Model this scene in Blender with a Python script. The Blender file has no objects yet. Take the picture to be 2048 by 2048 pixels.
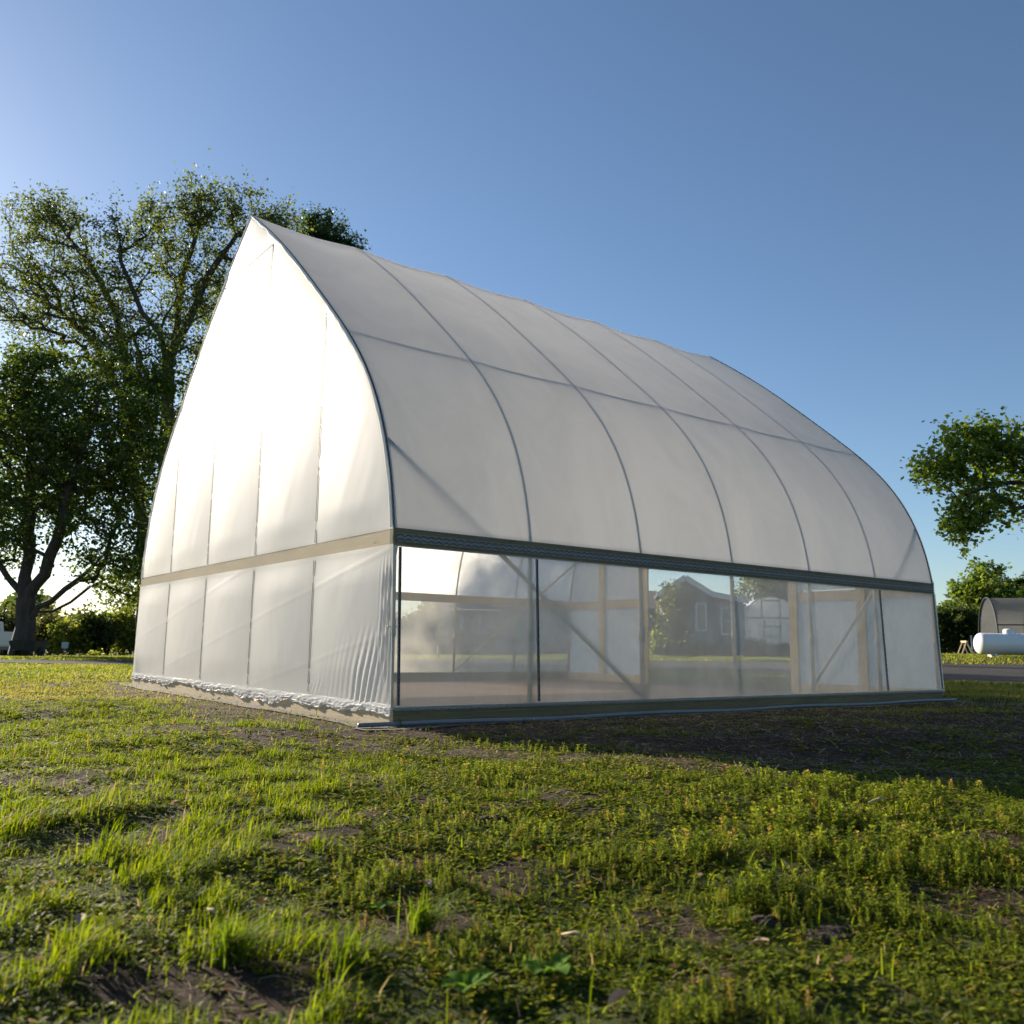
import bpy, math, random
import numpy as np
from mathutils import Vector
R = math.radians
sc = bpy.context.scene
col = sc.collection

# ------------------------------------------------------------------ camera
CAM = np.array([-3.3367, -5.9368, 0.5966])
YAW, PITCH, ROLL, F = 0.9315, 0.1517, 0.0151, 1766.0
fw = np.array([math.cos(PITCH)*math.cos(YAW), math.cos(PITCH)*math.sin(YAW), math.sin(PITCH)])
rt = np.cross(fw, [0, 0, 1]); rt /= np.linalg.norm(rt); up = np.cross(rt, fw)
rt2 = rt*math.cos(ROLL)+up*math.sin(ROLL); up2 = -rt*math.sin(ROLL)+up*math.cos(ROLL)
cd = bpy.data.cameras.new('camera'); cam = bpy.data.objects.new('camera', cd); col.objects.link(cam)
from mathutils import Matrix
M = Matrix(((rt2[0], up2[0], -fw[0], CAM[0]), (rt2[1], up2[1], -fw[1], CAM[1]), (rt2[2], up2[2], -fw[2], CAM[2]), (0, 0, 0, 1)))
cam.matrix_world = M
cd.sensor_width = 36; cd.lens = F/2048*36
cd.clip_start = 0.05; cd.clip_end = 4000
cd.dof.use_dof = True; cd.dof.focus_distance = 6.2; cd.dof.aperture_fstop = 4.5
sc.camera = cam
# ------------------------------------------------------------------ sky, sun, exposure
SUN_AZ, SUN_EL = 98.8, 18.5          # azimuth counter-clockwise from +X
w = bpy.data.worlds.new('World'); sc.world = w; w.use_nodes = True
nt = w.node_tree; bg = nt.nodes['Background']
sky = nt.nodes.new('ShaderNodeTexSky'); sky.sky_type = 'NISHITA'; sky.sun_disc = False
sky.sun_elevation = R(SUN_EL); sky.sun_rotation = R(90-SUN_AZ)
sky.air_density = 1.0; sky.dust_density = 0.35; sky.ozone_density = 3.0; sky.altitude = 300
nt.links.new(sky.outputs[0], bg.inputs[0]); bg.inputs[1].default_value = 0.066
sd = bpy.data.lights.new('sun', 'SUN'); sun = bpy.data.objects.new('sun', sd); col.objects.link(sun)
sd.energy = 5.0; sd.angle = R(0.6); sd.color = (1.0, 0.88, 0.70)
sdir = Vector((math.cos(R(SUN_AZ))*math.cos(R(SUN_EL)), math.sin(R(SUN_AZ))*math.cos(R(SUN_EL)), math.sin(R(SUN_EL))))
sun.rotation_euler = sdir.to_track_quat('Z', 'Y').to_euler()
vs = sc.view_settings; vs.view_transform = 'Standard'; vs.look = 'None'; vs.exposure = 1.12; vs.gamma = 1
vs.use_curve_mapping = False
cy = sc.cycles; cy.max_bounces = 10; cy.diffuse_bounces = 5; cy.glossy_bounces = 3; cy.transmission_bounces = 6
cy.transparent_max_bounces = 16; cy.caustics_reflective = False; cy.caustics_refractive = False
cy.use_denoising = True; cy.sample_clamp_indirect = 6.0

# ------------------------------------------------------------------ helpers
rng = np.random.default_rng(7)
def tag(o, label=None, cat=None, group=None, kind=None):
    if label: o['label'] = label
    if cat: o['category'] = cat
    if group: o['group'] = group
    if kind: o['kind'] = kind
    return o
def empty(name, loc=(0, 0, 0), rz=0, **k):
    o = bpy.data.objects.new(name, None); col.objects.link(o); o.location = loc; o.rotation_euler = (0, 0, rz)
    o.empty_display_size = .1
    return tag(o, **k)
class MB:
    def __init__(s): s.v = []; s.f = []; s.n = 0
    def add(s, v, f):
        s.v.append(np.asarray(v, float)); s.f += [tuple(i+s.n for i in q) for q in f]; s.n += len(v)
    def box(s, a, b, rz=0, o=(0, 0, 0)):
        x0, y0, z0 = a; x1, y1, z1 = b
        v = np.array([(x0, y0, z0), (x1, y0, z0), (x1, y1, z0), (x0, y1, z0), (x0, y0, z1), (x1, y0, z1), (x1, y1, z1), (x0, y1, z1)], float)
        c, sn = math.cos(rz), math.sin(rz)
        v = np.c_[v[:, 0]*c-v[:, 1]*sn, v[:, 0]*sn+v[:, 1]*c, v[:, 2]]+np.array(o)
        s.add(v, [(3, 2, 1, 0), (4, 5, 6, 7), (0, 1, 5, 4), (1, 2, 6, 5), (2, 3, 7, 6), (3, 0, 4, 7)])
    def tube(s, pts, r, n=8, cap=True):
        P = np.asarray(pts, float); m = len(P)
        rr = np.full(m, r) if np.isscalar(r) else np.asarray(r, float)
        T = np.gradient(P, axis=0); T /= np.linalg.norm(T, axis=1)[:, None]+1e-12
        a = np.array([0, 0, 1.]) if abs(T[0, 2]) < .9 else np.array([1., 0, 0])
        N = np.cross(T[0], a); N /= np.linalg.norm(N); V = []
        for i in range(m):
            N = N-T[i]*(N@T[i]); N /= np.linalg.norm(N)+1e-12; B = np.cross(T[i], N)
            for k in range(n):
                t = 2*math.pi*k/n; V.append(P[i]+rr[i]*(math.cos(t)*N+math.sin(t)*B))
        f = [(i*n+k, i*n+(k+1) % n, (i+1)*n+(k+1) % n, (i+1)*n+k) for i in range(m-1) for k in range(n)]
        if cap: f += [tuple(range(n))[::-1], tuple((m-1)*n+k for k in range(n))]
        s.add(V, f)
    def lathe(s, prof, n=24, axis=2, o=(0, 0, 0)):      # prof: (radius, along)
        V = []; m = len(prof)
        for r, a in prof:
            for k in range(n):
                t = 2*math.pi*k/n; p = [r*math.cos(t), r*math.sin(t)]
                q = [p[0], p[1], a] if axis == 2 else ([a, p[0], p[1]] if axis == 0 else [p[1], a, p[0]])
                V.append(np.array(q)+np.array(o))
        s.add(V, [(i*n+k, i*n+(k+1) % n, (i+1)*n+(k+1) % n, (i+1)*n+k) for i in range(m-1) for k in range(n)])
    def prism(s, poly, a, b, axis=1, flip=False):        # poly in the two other axes
        n = len(poly); V = []
        for t in (a, b):
            for p in poly:
                V.append((p[0], t, p[1]) if axis == 1 else (t, p[0], p[1]))
        s.add(V, [tuple(range(n))[::-1], tuple(range(n, 2*n))]+[(i, (i+1) % n, n+(i+1) % n, n+i) for i in range(n)])
    def grid(s, P, mask=None):                          # P (a,b,3)
        a, b = P.shape[:2]; V = P.reshape(-1, 3)
        s.add(V, [(i*b+j, (i+1)*b+j, (i+1)*b+j+1, i*b+j+1) for i in range(a-1) for j in range(b-1) if mask is None or mask[i, j]])
    def build(s, name, mat, parent=None, smooth=False, bevel=0):
        me = bpy.data.meshes.new(name); me.from_pydata(np.concatenate(s.v).tolist(), [], s.f); me.materials.append(mat)
        o = bpy.data.objects.new(name, me); col.objects.link(o); o.parent = parent
        if smooth: me.polygons.foreach_set('use_smooth', [True]*len(me.polygons))
        if bevel:
            b = o.modifiers.new('bevel', 'BEVEL'); b.width = bevel; b.segments = 2; b.limit_method = 'ANGLE'
        return o
def big_mesh(name, V, Fq, mat, parent=None, colr=None, smooth=False):
    """fast mesh from numpy arrays; Fq (m,k) equal-sized faces"""
    me = bpy.data.meshes.new(name); k = Fq.shape[1]
    me.vertices.add(len(V)); me.vertices.foreach_set('co', V.astype(np.float32).ravel())
    me.loops.add(Fq.size); me.loops.foreach_set('vertex_index', Fq.astype(np.int32).ravel())
    me.polygons.add(len(Fq)); me.polygons.foreach_set('loop_start', np.arange(0, Fq.size, k, dtype=np.int32))
    if smooth: me.polygons.foreach_set('use_smooth', np.ones(len(Fq), bool))
    if colr is not None:
        at = me.attributes.new('Col', 'FLOAT_COLOR', 'POINT')
        at.data.foreach_set('color', np.c_[colr, np.ones(len(colr))].astype(np.float32).ravel())
    me.update(calc_edges=True); me.materials.append(mat)
    o = bpy.data.objects.new(name, me); col.objects.link(o); o.parent = parent
    return o
def hsh(i, j, s):
    n = (i.astype(np.int64)*374761393+j.astype(np.int64)*668265263+s*1274126177) & 0xffffffff
    n = ((n ^ (n >> 13))*1274126177) & 0xffffffff
    return ((n ^ (n >> 16)) & 0xffffff)/float(0xffffff)
def noise(x, y, f, s=0):
    x = np.asarray(x, float)*f; y = np.asarray(y, float)*f; i = np.floor(x); j = np.floor(y); a = x-i; b = y-j
    a = a*a*(3-2*a); b = b*b*(3-2*b)
    return (hsh(i, j, s)*(1-a)+hsh(i+1, j, s)*a)*(1-b)+(hsh(i, j+1, s)*(1-a)+hsh(i+1, j+1, s)*a)*b
def sst(x, a, b):
    t = np.clip((x-a)/(b-a), 0, 1); return t*t*(3-2*t)
FH = np.array([math.cos(YAW), math.sin(YAW)]); RH = np.array([math.sin(YAW), -math.cos(YAW)])
def ud(x, y):
    dx = np.asarray(x)-CAM[0]; dy = np.asarray(y)-CAM[1]
    return dx*RH[0]+dy*RH[1], dx*FH[0]+dy*FH[1]
def xy(u, d):
    return CAM[0]+u*RH[0]+d*FH[0], CAM[1]+u*RH[1]+d*FH[1]
W, L, BAY = 7.44, 8.0, 8.0/6
def foot(x, y):      # distance outside the greenhouse footprint
    dx = np.maximum(np.maximum(-x, x-L), 0); dy = np.maximum(np.maximum(-y, y-W), 0)
    return np.hypot(dx, dy)
def H(x, y):
    x = np.asarray(x, float); y = np.asarray(y, float); u, d = ud(x, y); r = np.hypot(u, d)
    far = sst(d, 12, 52)*(0.15+0.45*np.clip(u/25, -1, 1))
    k = sst(foot(x, y), .05, .9)*(1-sst(r, 12, 18))
    b = (noise(x, y, .7, 1)-.55)*.07+(noise(x, y, 2.1, 2)-.5)*.035+(noise(x, y, 6, 3)-.5)*.016
    dip = -.012*(1-sst(foot(x, y), .0, .5))
    return far+k*b+dip
def px(ix, D, iy=None):       # ground point seen at column ix, D metres deep
    u = (ix-1024)/F*D; x, y = xy(u, D); return float(x), float(y), float(H(x, y))
def zpx(ix, iy, D):           # height of the line of sight at depth D
    hor = 1024+F*math.tan(PITCH)+(ix-1024)*math.tan(ROLL)
    return CAM[2]+(hor-iy)/F*D*math.cos(PITCH)

# ------------------------------------------------------------------ materials
def mat(name, build):
    m = bpy.data.materials.new(name); m.use_nodes = True; t = m.node_tree
    for n in list(t.nodes): t.nodes.remove(n)
    out = t.nodes.new('ShaderNodeOutputMaterial')
    class N:
        def __call__(s, ty, **k):
            n = t.nodes.new('ShaderNode'+ty)
            for a, b in k.items():
                if a.startswith('i_'):
                    key = a[2:].replace('_', ' '); n.inputs[int(key) if key.isdigit() else key].default_value = b
                else: setattr(n, a, b)
            return n
        def ln(s, a, b): t.links.new(a, b)
        def ramp(s, fac, stops):
            r = t.nodes.new('ShaderNodeValToRGB'); e = r.color_ramp.elements
            while len(e) < len(stops): e.new(.5)
            for q, (p, c) in zip(e, stops): q.position = p; q.color = (*c, 1) if len(c) == 3 else c
            t.links.new(fac, r.inputs[0]); return r.outputs[0]
        def noise(s, scale, detail=4, vec=None, rough=.6, dist=0):
            n = t.nodes.new('ShaderNodeTexNoise'); n.inputs['Scale'].default_value = scale; n.inputs['Detail'].default_value = detail
            n.inputs['Roughness'].default_value = rough; n.inputs['Distortion'].default_value = dist
            if vec is not None: t.links.new(vec, n.inputs['Vector'])
            return n.outputs[0]
        def pos(s, sc=(1, 1, 1)):
            g = t.nodes.new('ShaderNodeTexCoord'); mp = t.nodes.new('ShaderNodeMapping'); mp.inputs['Scale'].default_value = sc
            t.links.new(g.outputs['Object'], mp.inputs[0]); return mp.outputs[0]
        def mix(s, fac, a, b):
            n = t.nodes.new('ShaderNodeMix'); n.data_type = 'RGBA'
            for v, i in ((fac, 0), (a, 6), (b, 7)):
                if isinstance(v, (int, float)): n.inputs[i].default_value = v
                elif isinstance(v, tuple): n.inputs[i].default_value = (*v, 1)
                else: t.links.new(v, n.inputs[i])
            return n.outputs[2]
        def bump(s, h, st=.3, dist=.01):
            n = t.nodes.new('ShaderNodeBump'); n.inputs['Strength'].default_value = st; n.inputs['Distance'].default_value = dist
            t.links.new(h, n.inputs['Height']); return n.outputs[0]
        def out(s, sh): t.links.new(sh, out.inputs[0])
        def msh(s, f, a, b):
            n = t.nodes.new('ShaderNodeMixShader')
            if isinstance(f, (int, float)): n.inputs[0].default_value = f
            else: t.links.new(f, n.inputs[0])
            t.links.new(a, n.inputs[1]); t.links.new(b, n.inputs[2]); return n.outputs[0]
    build(N()); return m
def pbr(name, c, rough=.6, metal=0, var=.15, scale=3, bump=0, bscale=40, sx=(1, 1, 1)):
    def b(N):
        p = N('BsdfPrincipled'); v = N.pos(sx)
        dark = tuple(x*(1-var) for x in c); lite = tuple(min(1, x*(1+var)) for x in c)
        N.ln(N.ramp(N.noise(scale, 5, v), [(.3, dark), (.7, lite)]), p.inputs['Base Color'])
        p.inputs['Metallic'].default_value = metal; p.inputs['Roughness'].default_value = rough
        if bump: N.ln(N.bump(N.noise(bscale, 4, v), bump), p.inputs['Normal'])
        N.out(p.outputs[0])
    return mat(name, b)
def film(name, transp, transl, gloss, grough, cdiff=(.9, .9, .89), ctr=(.96, .955, .93), bs=.0, zc=None):
    def b(N):
        v = N.pos()
        tr = N('BsdfTransparent'); tr.inputs[0].default_value = (.97, .97, .96, 1)
        tl = N('BsdfTranslucent'); tl.inputs[0].default_value = (*ctr, 1)
        df = N('BsdfDiffuse'); df.inputs[0].default_value = (*cdiff, 1)
        grime = N.noise(1.6, 6, N.pos((1, .8, .35)), .7, .8)
        N.ln(N.ramp(grime, [(.3, tuple(x*.86 for x in ctr)), (.62, ctr)]), tl.inputs[0])
        g = N('BsdfGlossy'); g.inputs['Roughness'].default_value = grough; g.inputs[0].default_value = (1, 1, 1, 1)
        s = N.msh(transl, df.outputs[0], tl.outputs[0]); 
        dirt = N.ramp(N.noise(1.3, 5, v), [(.35, (transp*.82,)*3), (.7, (min(1, transp*1.1),)*3)])
        if zc:      # where the sheet lies flat on the timber it reads clearer
            sx = N('SeparateXYZ'); N.ln(v, sx.inputs[0]); mr = []
            for a_, b_ in ((zc[0], zc[0]+.006), (zc[1]+.006, zc[1])):
                q = N('MapRange'); q.inputs[1].default_value = a_; q.inputs[2].default_value = b_; N.ln(sx.outputs[2], q.inputs[0]); mr.append(q.outputs[0])
            mu = N('Math', operation='MULTIPLY'); N.ln(mr[0], mu.inputs[0]); N.ln(mr[1], mu.inputs[1])
            dirt = N.mix(mu.outputs[0], dirt, (zc[2],)*3)
        s = N.msh(dirt, s, tr.outputs[0])
        fr = N('Fresnel', i_IOR=1.45)
        if bs:
            bm = N.bump(N.noise(9, 3, N.pos((1, 1, .35))), bs, .01)
            for q in (g, fr, df, tl): N.ln(bm, q.inputs['Normal'])
        m = N('Math', operation='MULTIPLY'); N.ln(fr.outputs[0], m.inputs[0]); m.inputs[1].default_value = gloss
        if zc:
            m2 = N('Math', operation='MULTIPLY'); iv = N('Math', operation='MULTIPLY_ADD'); N.ln(mu.outputs[0], iv.inputs[0]); iv.inputs[1].default_value = -.9; iv.inputs[2].default_value = 1
            N.ln(m.outputs[0], m2.inputs[0]); N.ln(iv.outputs[0], m2.inputs[1]); m = m2
        s = N.msh(m.outputs[0], s, g.outputs[0]); N.out(s)
    return mat(name, b)
M_roof = film('roof_film', .0, .69, .25, .4, (.95, .95, .945), (.975, .97, .955), bs=.04, zc=(1.40, 1.490, .93))
M_end = film('end_film', .0, .62, .75, .48, (.94, .92, .89), (.975, .955, .91), bs=.03, zc=(1.368, 1.486, .72))
M_side = film('side_film', .64, .5, .4, .2, (.86, .83, .78), (.95, .92, .86), bs=.08, zc=(1.362, 1.43, .95))
def wood_b(c1, c2, c3):
    def b(N):
        p = N('BsdfPrincipled', i_Roughness=.8); v = N.pos((1.2, 1.2, 22))
        g = N.noise(3, 6, v, .65, 1.2); big = N.noise(1.1, 3, N.pos())
        c = N.ramp(g, [(.3, c1), (.55, c2), (.75, c3)])
        kn = N('TexVoronoi', i_Scale=2.2); N.ln(N.pos((1, 1, 3)), kn.inputs['Vector'])
        k = N.ramp(kn.outputs[0], [(.03, (1, 1, 1)), (.09, (0, 0, 0))])
        c = N.mix(k, c, tuple(x*.35 for x in c1))
        c = N.mix(N.ramp(big, [(.4, (0, 0, 0)), (.75, (.5, .5, .5))]), c, tuple(x*.6 for x in c1))
        N.ln(c, p.inputs['Base Color']); N.ln(N.bump(g, .25), p.inputs['Normal']); N.out(p.outputs[0])
    return b
M_wood = mat('treated_lumber', wood_b((.10, .078, .035), (.18, .145, .068), (.25, .20, .105)))
M_pine = mat('pine_lumber', wood_b((.42, .32, .19), (.58, .46, .29), (.66, .55, .38)))
M_galv = pbr('galvanized_steel', (.50, .45, .35), .5, .25, .12, 12)
M_alu = pbr('aluminium_channel', (.20, .20, .195), .5, .4, .2, 30)
M_wire = pbr('black_coated_wire', (.02, .02, .022), 1, 0, .1)
M_wire.node_tree.nodes['Principled BSDF'].inputs['Specular IOR Level'].default_value = 0.05
M_hem = film('crumpled_film', .06, .4, .12, .5)
M_pipe = pbr('grey_pvc', (.15, .17, .19), .4, 0, .1)
M_fabric = pbr('weed_barrier_fabric', (.13, .115, .10), .9, 0, .3, 9, .3, 60)
def attr_leaf(name, rough=.55, tl=.4, spec=.3):
    def b(N):
        a = N('Attribute', attribute_name='Col'); p = N('BsdfPrincipled', i_Roughness=rough); p.inputs['Specular IOR Level'].default_value = spec
        N.ln(a.outputs[0], p.inputs['Base Color']); t = N('BsdfTranslucent')
        hs = N('HueSaturation', i_Value=1.75, i_Saturation=1.12, i_Hue=.488); N.ln(a.outputs[0], hs.inputs['Color']); N.ln(hs.outputs[0], t.inputs[0])
        N.out(N.msh(tl, p.outputs[0], t.outputs[0]))
    return mat(name, b)
M_leaf = attr_leaf('tree_leaf', .5, .5, .35)
M_grass = attr_leaf('grass_leaf', .6, .52, .10)
M_dry = attr_leaf('dry_straw', .8, .15, .2)
M_bark = pbr('bark', (.065, .052, .042), .95, 0, .35, 6, .8, 14, (1, 1, .25))
def soil(N):
    p = N('BsdfPrincipled', i_Roughness=.95); v = N.pos()
    p.inputs['Specular IOR Level'].default_value = .15
    n1 = N.noise(.55, 5, v); n2 = N.noise(7, 6, v, .7); n3 = N.noise(60, 5, v, .75)
    earth = N.ramp(n2, [(.3, (.022, .014, .009)), (.55, (.055, .036, .024)), (.72, (.12, .082, .055))])
    green = N.ramp(n3, [(.35, (.028, .036, .010)), (.6, (.07, .088, .022)), (.75, (.14, .13, .05))])
    a = N('Attribute', attribute_name='Col')
    sep = N('SeparateColor'); N.ln(a.outputs[0], sep.inputs[0])
    mm = N('Math', operation='ADD'); N.ln(sep.outputs[1], mm.inputs[0])
    m2 = N('Math', operation='MULTIPLY_ADD'); N.ln(n2, m2.inputs[0]); m2.inputs[1].default_value = 1.4; m2.inputs[2].default_value = -.7
    N.ln(m2.outputs[0], mm.inputs[1])
    f = N.ramp(mm.outputs[0], [(.35, (0, 0, 0)), (.65, (1, 1, 1))])
    c = N.mix(f, earth, green)
    pale = N.ramp(n3, [(.3, (.13, .092, .07)), (.7, (.26, .19, .145))])
    c = N.mix(sep.outputs[0], c, pale)
    N.ln(c, p.inputs['Base Color']); N.ln(N.bump(n3, .8, .02), p.inputs['Normal']); N.out(p.outputs[0])
M_soil = mat('ground', soil)
def gravel(N):
    p = N('BsdfPrincipled', i_Roughness=1.0); v = N.pos(); p.inputs['Specular IOR Level'].default_value = .05
    n = N.noise(30, 6, v, .8); big = N.noise(.5, 4, N.pos((1, 1, 1)))
    N.ln(N.mix(N.ramp(big, [(.4, (0, 0, 0)), (.65, (1, 1, 1))]), N.ramp(n, [(.3, (.035, .035, .038)), (.7, (.10, .10, .108))]), N.ramp(n, [(.3, (.05, .044, .038)), (.7, (.13, .115, .10))])), p.inputs['Base Color'])
    N.ln(N.bump(n, .6, .02), p.inputs['Normal']); N.out(p.outputs[0])
M_gravel = mat('gravel', gravel)

# ------------------------------------------------------------------ ground sheet
def axis_pts(a, b, step, lim):
    p = list(np.arange(a, b, step)); s = step; q = b
    hi = []
    while q < lim: hi.append(q); s = min(s*1.13, 60); q += s
    s = step; q = a-step; lo = []
    while q > -lim: lo.append(q); s = min(s*1.13, 60); q -= s
    return np.array(lo[::-1]+p+hi)
gx = axis_pts(-6.5, 10.5, .06, 900); gy = axis_pts(-8, 9.5, .06, 900)
X, Y = np.meshgrid(gx, gy, indexing='ij'); Z = H(X, Y)
nx, ny = len(gx), len(gy)
V = np.c_[X.ravel(), Y.ravel(), Z.ravel()]
ii, jj = np.meshgrid(np.arange(nx-1), np.arange(ny-1), indexing='ij'); k = (ii*ny+jj).ravel()
Fq = np.c_[k, k+ny, k+ny+1, k+1]
def bare(x, y):       # 1 where little grows
    f = foot(x, y); u, d = ud(x, y)
    n = noise(x, y, .9, 11)*.6+noise(x, y, 3, 12)*.4
    b = 1-sst(f+(n-.5)*1.3, .5, 1.5)
    front = sst(-y, -.2, .3)*sst(x+y*.1, -.1, .5)          # shadow zone before the long wall, put into the ground as browner, barer soil
    b = np.maximum(b, front*(.5+.45*sst(n, .38, .62))*(1-sst(-y, 3.3, 4.5)))
    n2 = noise(x, y, 3.1, 13)*.6+noise(x, y, 8, 14)*.4
    pq = u/np.maximum(d, .3)*F+1024; cl_ = np.interp(pq, [200, 350, 700, 1100, 1500], [6.2, 6.0, 5.8, 5.1, 4.7])
    band = (1-sst(np.abs(d-cl_)+(n-.5)*.5, .16, .42))*sst(pq, 150, 450)*(1-sst(pq, 1500, 1900)*.5)*.9; b = np.maximum(b, band)
    spots = sst(n2+(n-.5)*.3, .60, .70)*.9*(1-sst(d, 8, 12))
    far = sst(y, W+.1, W+.8)*(x > 1)*(1-sst(y, W+4, W+9))*.9     # worn ground behind
    return np.clip(np.maximum(np.maximum(b, spots), far), 0, 1)
fx, fy = V[:, 0], V[:, 1]
inside = (fx > 0) & (fx < L) & (fy > 0) & (fy < W)
g = (1-bare(fx, fy))*.95; g[inside] = 0
_, dd = ud(fx, fy); g = g*(.75+.25*sst(dd, 5, 9))
pale = np.where(inside, .75, .0)+sst(foot(fx, fy), 0, .1)*(1-sst(foot(fx, fy), .6, 1.6))*.25*(fy > W*.3)
gr = big_mesh('ground', V, Fq, M_soil, None, np.c_[pale, g, g*0], True); tag(gr, kind='structure')

def strip(name, P0, P1, mt, nU=120, nD=16, lift=.02):   # quad strip following the ground; P0/P1 list of (px, D)
    xs = np.array([p[0] for p in P0]); a = np.array([p[1] for p in P0]); b = np.array([p[1] for p in P1])
    q = np.linspace(xs[0], xs[-1], nU); A = np.interp(q, xs, a); B = np.interp(q, xs, b)
    G = np.zeros((nU, nD, 3))
    for j in range(nD):
        D = A+(B-A)*j/(nD-1); D = D+(noise(q*.01, q*0+j, 1.3, 5)-.5)*(1.2 if j in (0, nD-1) else 0)
        u = (q-1024)/F*D; x, y = xy(u, D); G[:, j] = np.c_[x, y, H(x, y)+lift]
    m = MB(); m.grid(G); o = m.build(name, mt, smooth=True); return tag(o, kind='structure')
strip('gravel_drive', [(-2200, 24), (0, 23), (400, 23), (900, 24), (1400, 24), (1800, 20), (2400, 15), (3000, 12)],
      [(-2200, 29), (0, 28), (400, 28), (900, 36), (1400, 34), (1800, 32), (2400, 30), (3000, 26)], M_gravel)

# ------------------------------------------------------------------ greenhouse
GH = empty('greenhouse', (0, 0, 0), label='large white film covered gothic arch greenhouse on a timber base in the grass', cat='greenhouse')
P = np.array([(3.655, 1.36), (3.655, 1.5), (3.64, 1.66), (3.585, 1.96), (3.49, 2.25), (3.345, 2.57), (3.165, 2.85), (2.95, 3.1), (2.72, 3.35), (2.47, 3.57), (2.085, 3.91), (1.71, 4.24), (1.30, 4.6), (.85, 4.96), (.42, 5.27), (0, 5.555)])
for _ in range(2): P[2:-1] = P[2:-1]*.5+.25*(P[1:-2]+P[3:])
def cr(P, n=5):
    Q = []; E = np.vstack([2*P[0]-P[1], P, 2*P[-1]-P[-2]])
    for i in range(1, len(E)-2):
        for t in np.linspace(0, 1, n, endpoint=False):
            a, b, c, d = E[i-1:i+3]; Q.append(.5*(2*b+(c-a)*t+(2*a-5*b+4*c-d)*t*t+(3*b-a-3*c+d)*t**3))
    Q.append(P[-1]); return np.array(Q)
half = cr(P, 4)                                  # (half width, z) from hip to ridge
full = np.vstack([np.c_[W/2-half[:, 0], half[:, 1]], np.c_[W/2+half[::-1][1:, 0], half[::-1][1:, 1]]])   # (y,z) near to far
def normals(C):
    T = np.gradient(C, axis=0); N = np.c_[-T[:, 1], T[:, 0]]; N /= np.linalg.norm(N, axis=1)[:, None]; return N
FN = normals(full)
ri = len(half)-1
# roof film
hp = half[:, 1]
NX = 96
xs = np.linspace(-.0335, L+.0335, NX*1+1)
base = full.copy()
start = np.array([(.043, 1.445)]); end = np.array([(W-.043, 1.445)])
midn = np.array([(.048, 1.49)]); mide = np.array([(W-.048, 1.49)])
body = full[4:-4]; FNb = FN[4:-4]
prof = np.vstack([start, midn, body, mide, end]); NN = np.vstack([[(0, 0)]*2, FNb, [(0, 0)]*2])
G = np.zeros((len(xs), len(prof), 3))
zr = prof[:, 1]
for i, x in enumerate(xs):
    t = (x/BAY) % 1; s = math.sin(math.pi*min(max(x, 0), L)/BAY)**2
    s = s**.7
    amp = .008+.010*sst(zr, 1.6, 3)+.020*sst(zr, 4.6, 5.5)
    wv = (noise(zr*1.0+x*.6, zr*0+x*1.7, 1.4, 21)-.5)*.010*s
    off = -(amp*s+wv)
    G[i, :, 0] = x; G[i, :, 1:] = prof+NN*off[:, None]
m = MB(); m.grid(G); m.build('roof_film', M_roof, GH, True)
# hoops: tube just under the film, with straight legs to the base
LEG = .15
def hoop(x, x_end=None):
    R_ = .0145
    C = full-FN*(-1)*0
    inn = full+FN*-1*(R_+.002) if FN[len(FN)//4][1] > 0 else full+FN*(R_+.002)
    inn = inn[3:-3]
    inn[:, 0] = inn[:, 0]
    pts = [(x, .052, LEG-.05), (x, .062, .75)]+[(x, y, z) for y, z in inn]+[(x, W-.062, .75), (x, W-.052, LEG-.05)]
    zz_ = np.array([p[2] for p in pts]); rr_ = .0225-(.0225-R_)*sst(zz_, 1.3, 1.7)
    m = MB(); m.tube(pts, rr_, 10); h = m.build('hoop', M_galv, GH, True)
    for yy in (.062, W-.062):
        m = MB(); m.tube([(x, yy, .66), (x, yy, .80)], .0285, 10); m.tube([(x-.04, yy, .74), (x+.04, yy, .74)], .005, 6)
        m.build('sleeve', M_galv, h, True)
for kx in range(7):
    hoop(min(max(kx*BAY, .0), L))
# ridge and side purlins
for yy, zz, r_ in ((W/2, 5.44, .02), (W/2-2.615, 3.375, .017), (W/2+2.615, 3.375, .017)):
    m = MB(); m.tube([(.0, yy, zz), (L/2, yy, zz), (L, yy, zz)], r_, 8); m.build('purlin', M_galv, GH, True)
# wind braces
for yb, sgn in ((.10, 1), (W-.10, -1)):
    for x0, x1 in ((0.0, 2*BAY), (L, L-2*BAY)):
        n = 8; pts = []
        for t in np.linspace(0, 1, n):
            z = 2.24+(.18-2.24)*t; hw = np.interp(z, half[:, 1], half[:, 0]) if z > 1.5 else 3.655
            yin = W/2-hw+.075
            straight = .255*(1-t)+.10*t
            pts.append((x0+(x1-x0)*t, yin*0+straight if sgn > 0 else W-straight, z))
        m = MB(); m.tube(pts, .0215, 8); m.build('brace', M_galv, GH, True)
# timber
def board(name, a, b, mt=M_wood, bev=.003):
    m = MB(); m.box(a, b); return m.build(name, mt, GH, bevel=bev)
board('base_board', (0, 0, -.04), (L, .038, .14))
board('base_board', (0, W-.038, -.04), (L, W, .14))
board('base_board', (-.0295, .0, -.04), (-.0005, W, .138), M_pine)
for a, b in ((.0385, 2.1), (5.34, W-.0385)): board('base_board', (L-.036, a, -.04), (L+.002, b, .138), M_pine)
board('hip_board', (-.0295, .052, 1.36), (L+.0295, .090, 1.50))
board('hip_board', (-.0295, W-.090, 1.36), (L+.0295, W-.052, 1.50), M_pine)
board('girt', (-.0298, .091, 1.355), (.014, W-.091, 1.495), M_pine)
for a, b in ((.091, 2.1), (5.34, W-.091)): board('girt', (L-.014, a, 1.33), (L+.022, b, 1.47), M_pine)
def topz(y): return float(np.interp(abs(y-W/2), half[::-1, 0], half[::-1, 1]))
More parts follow.
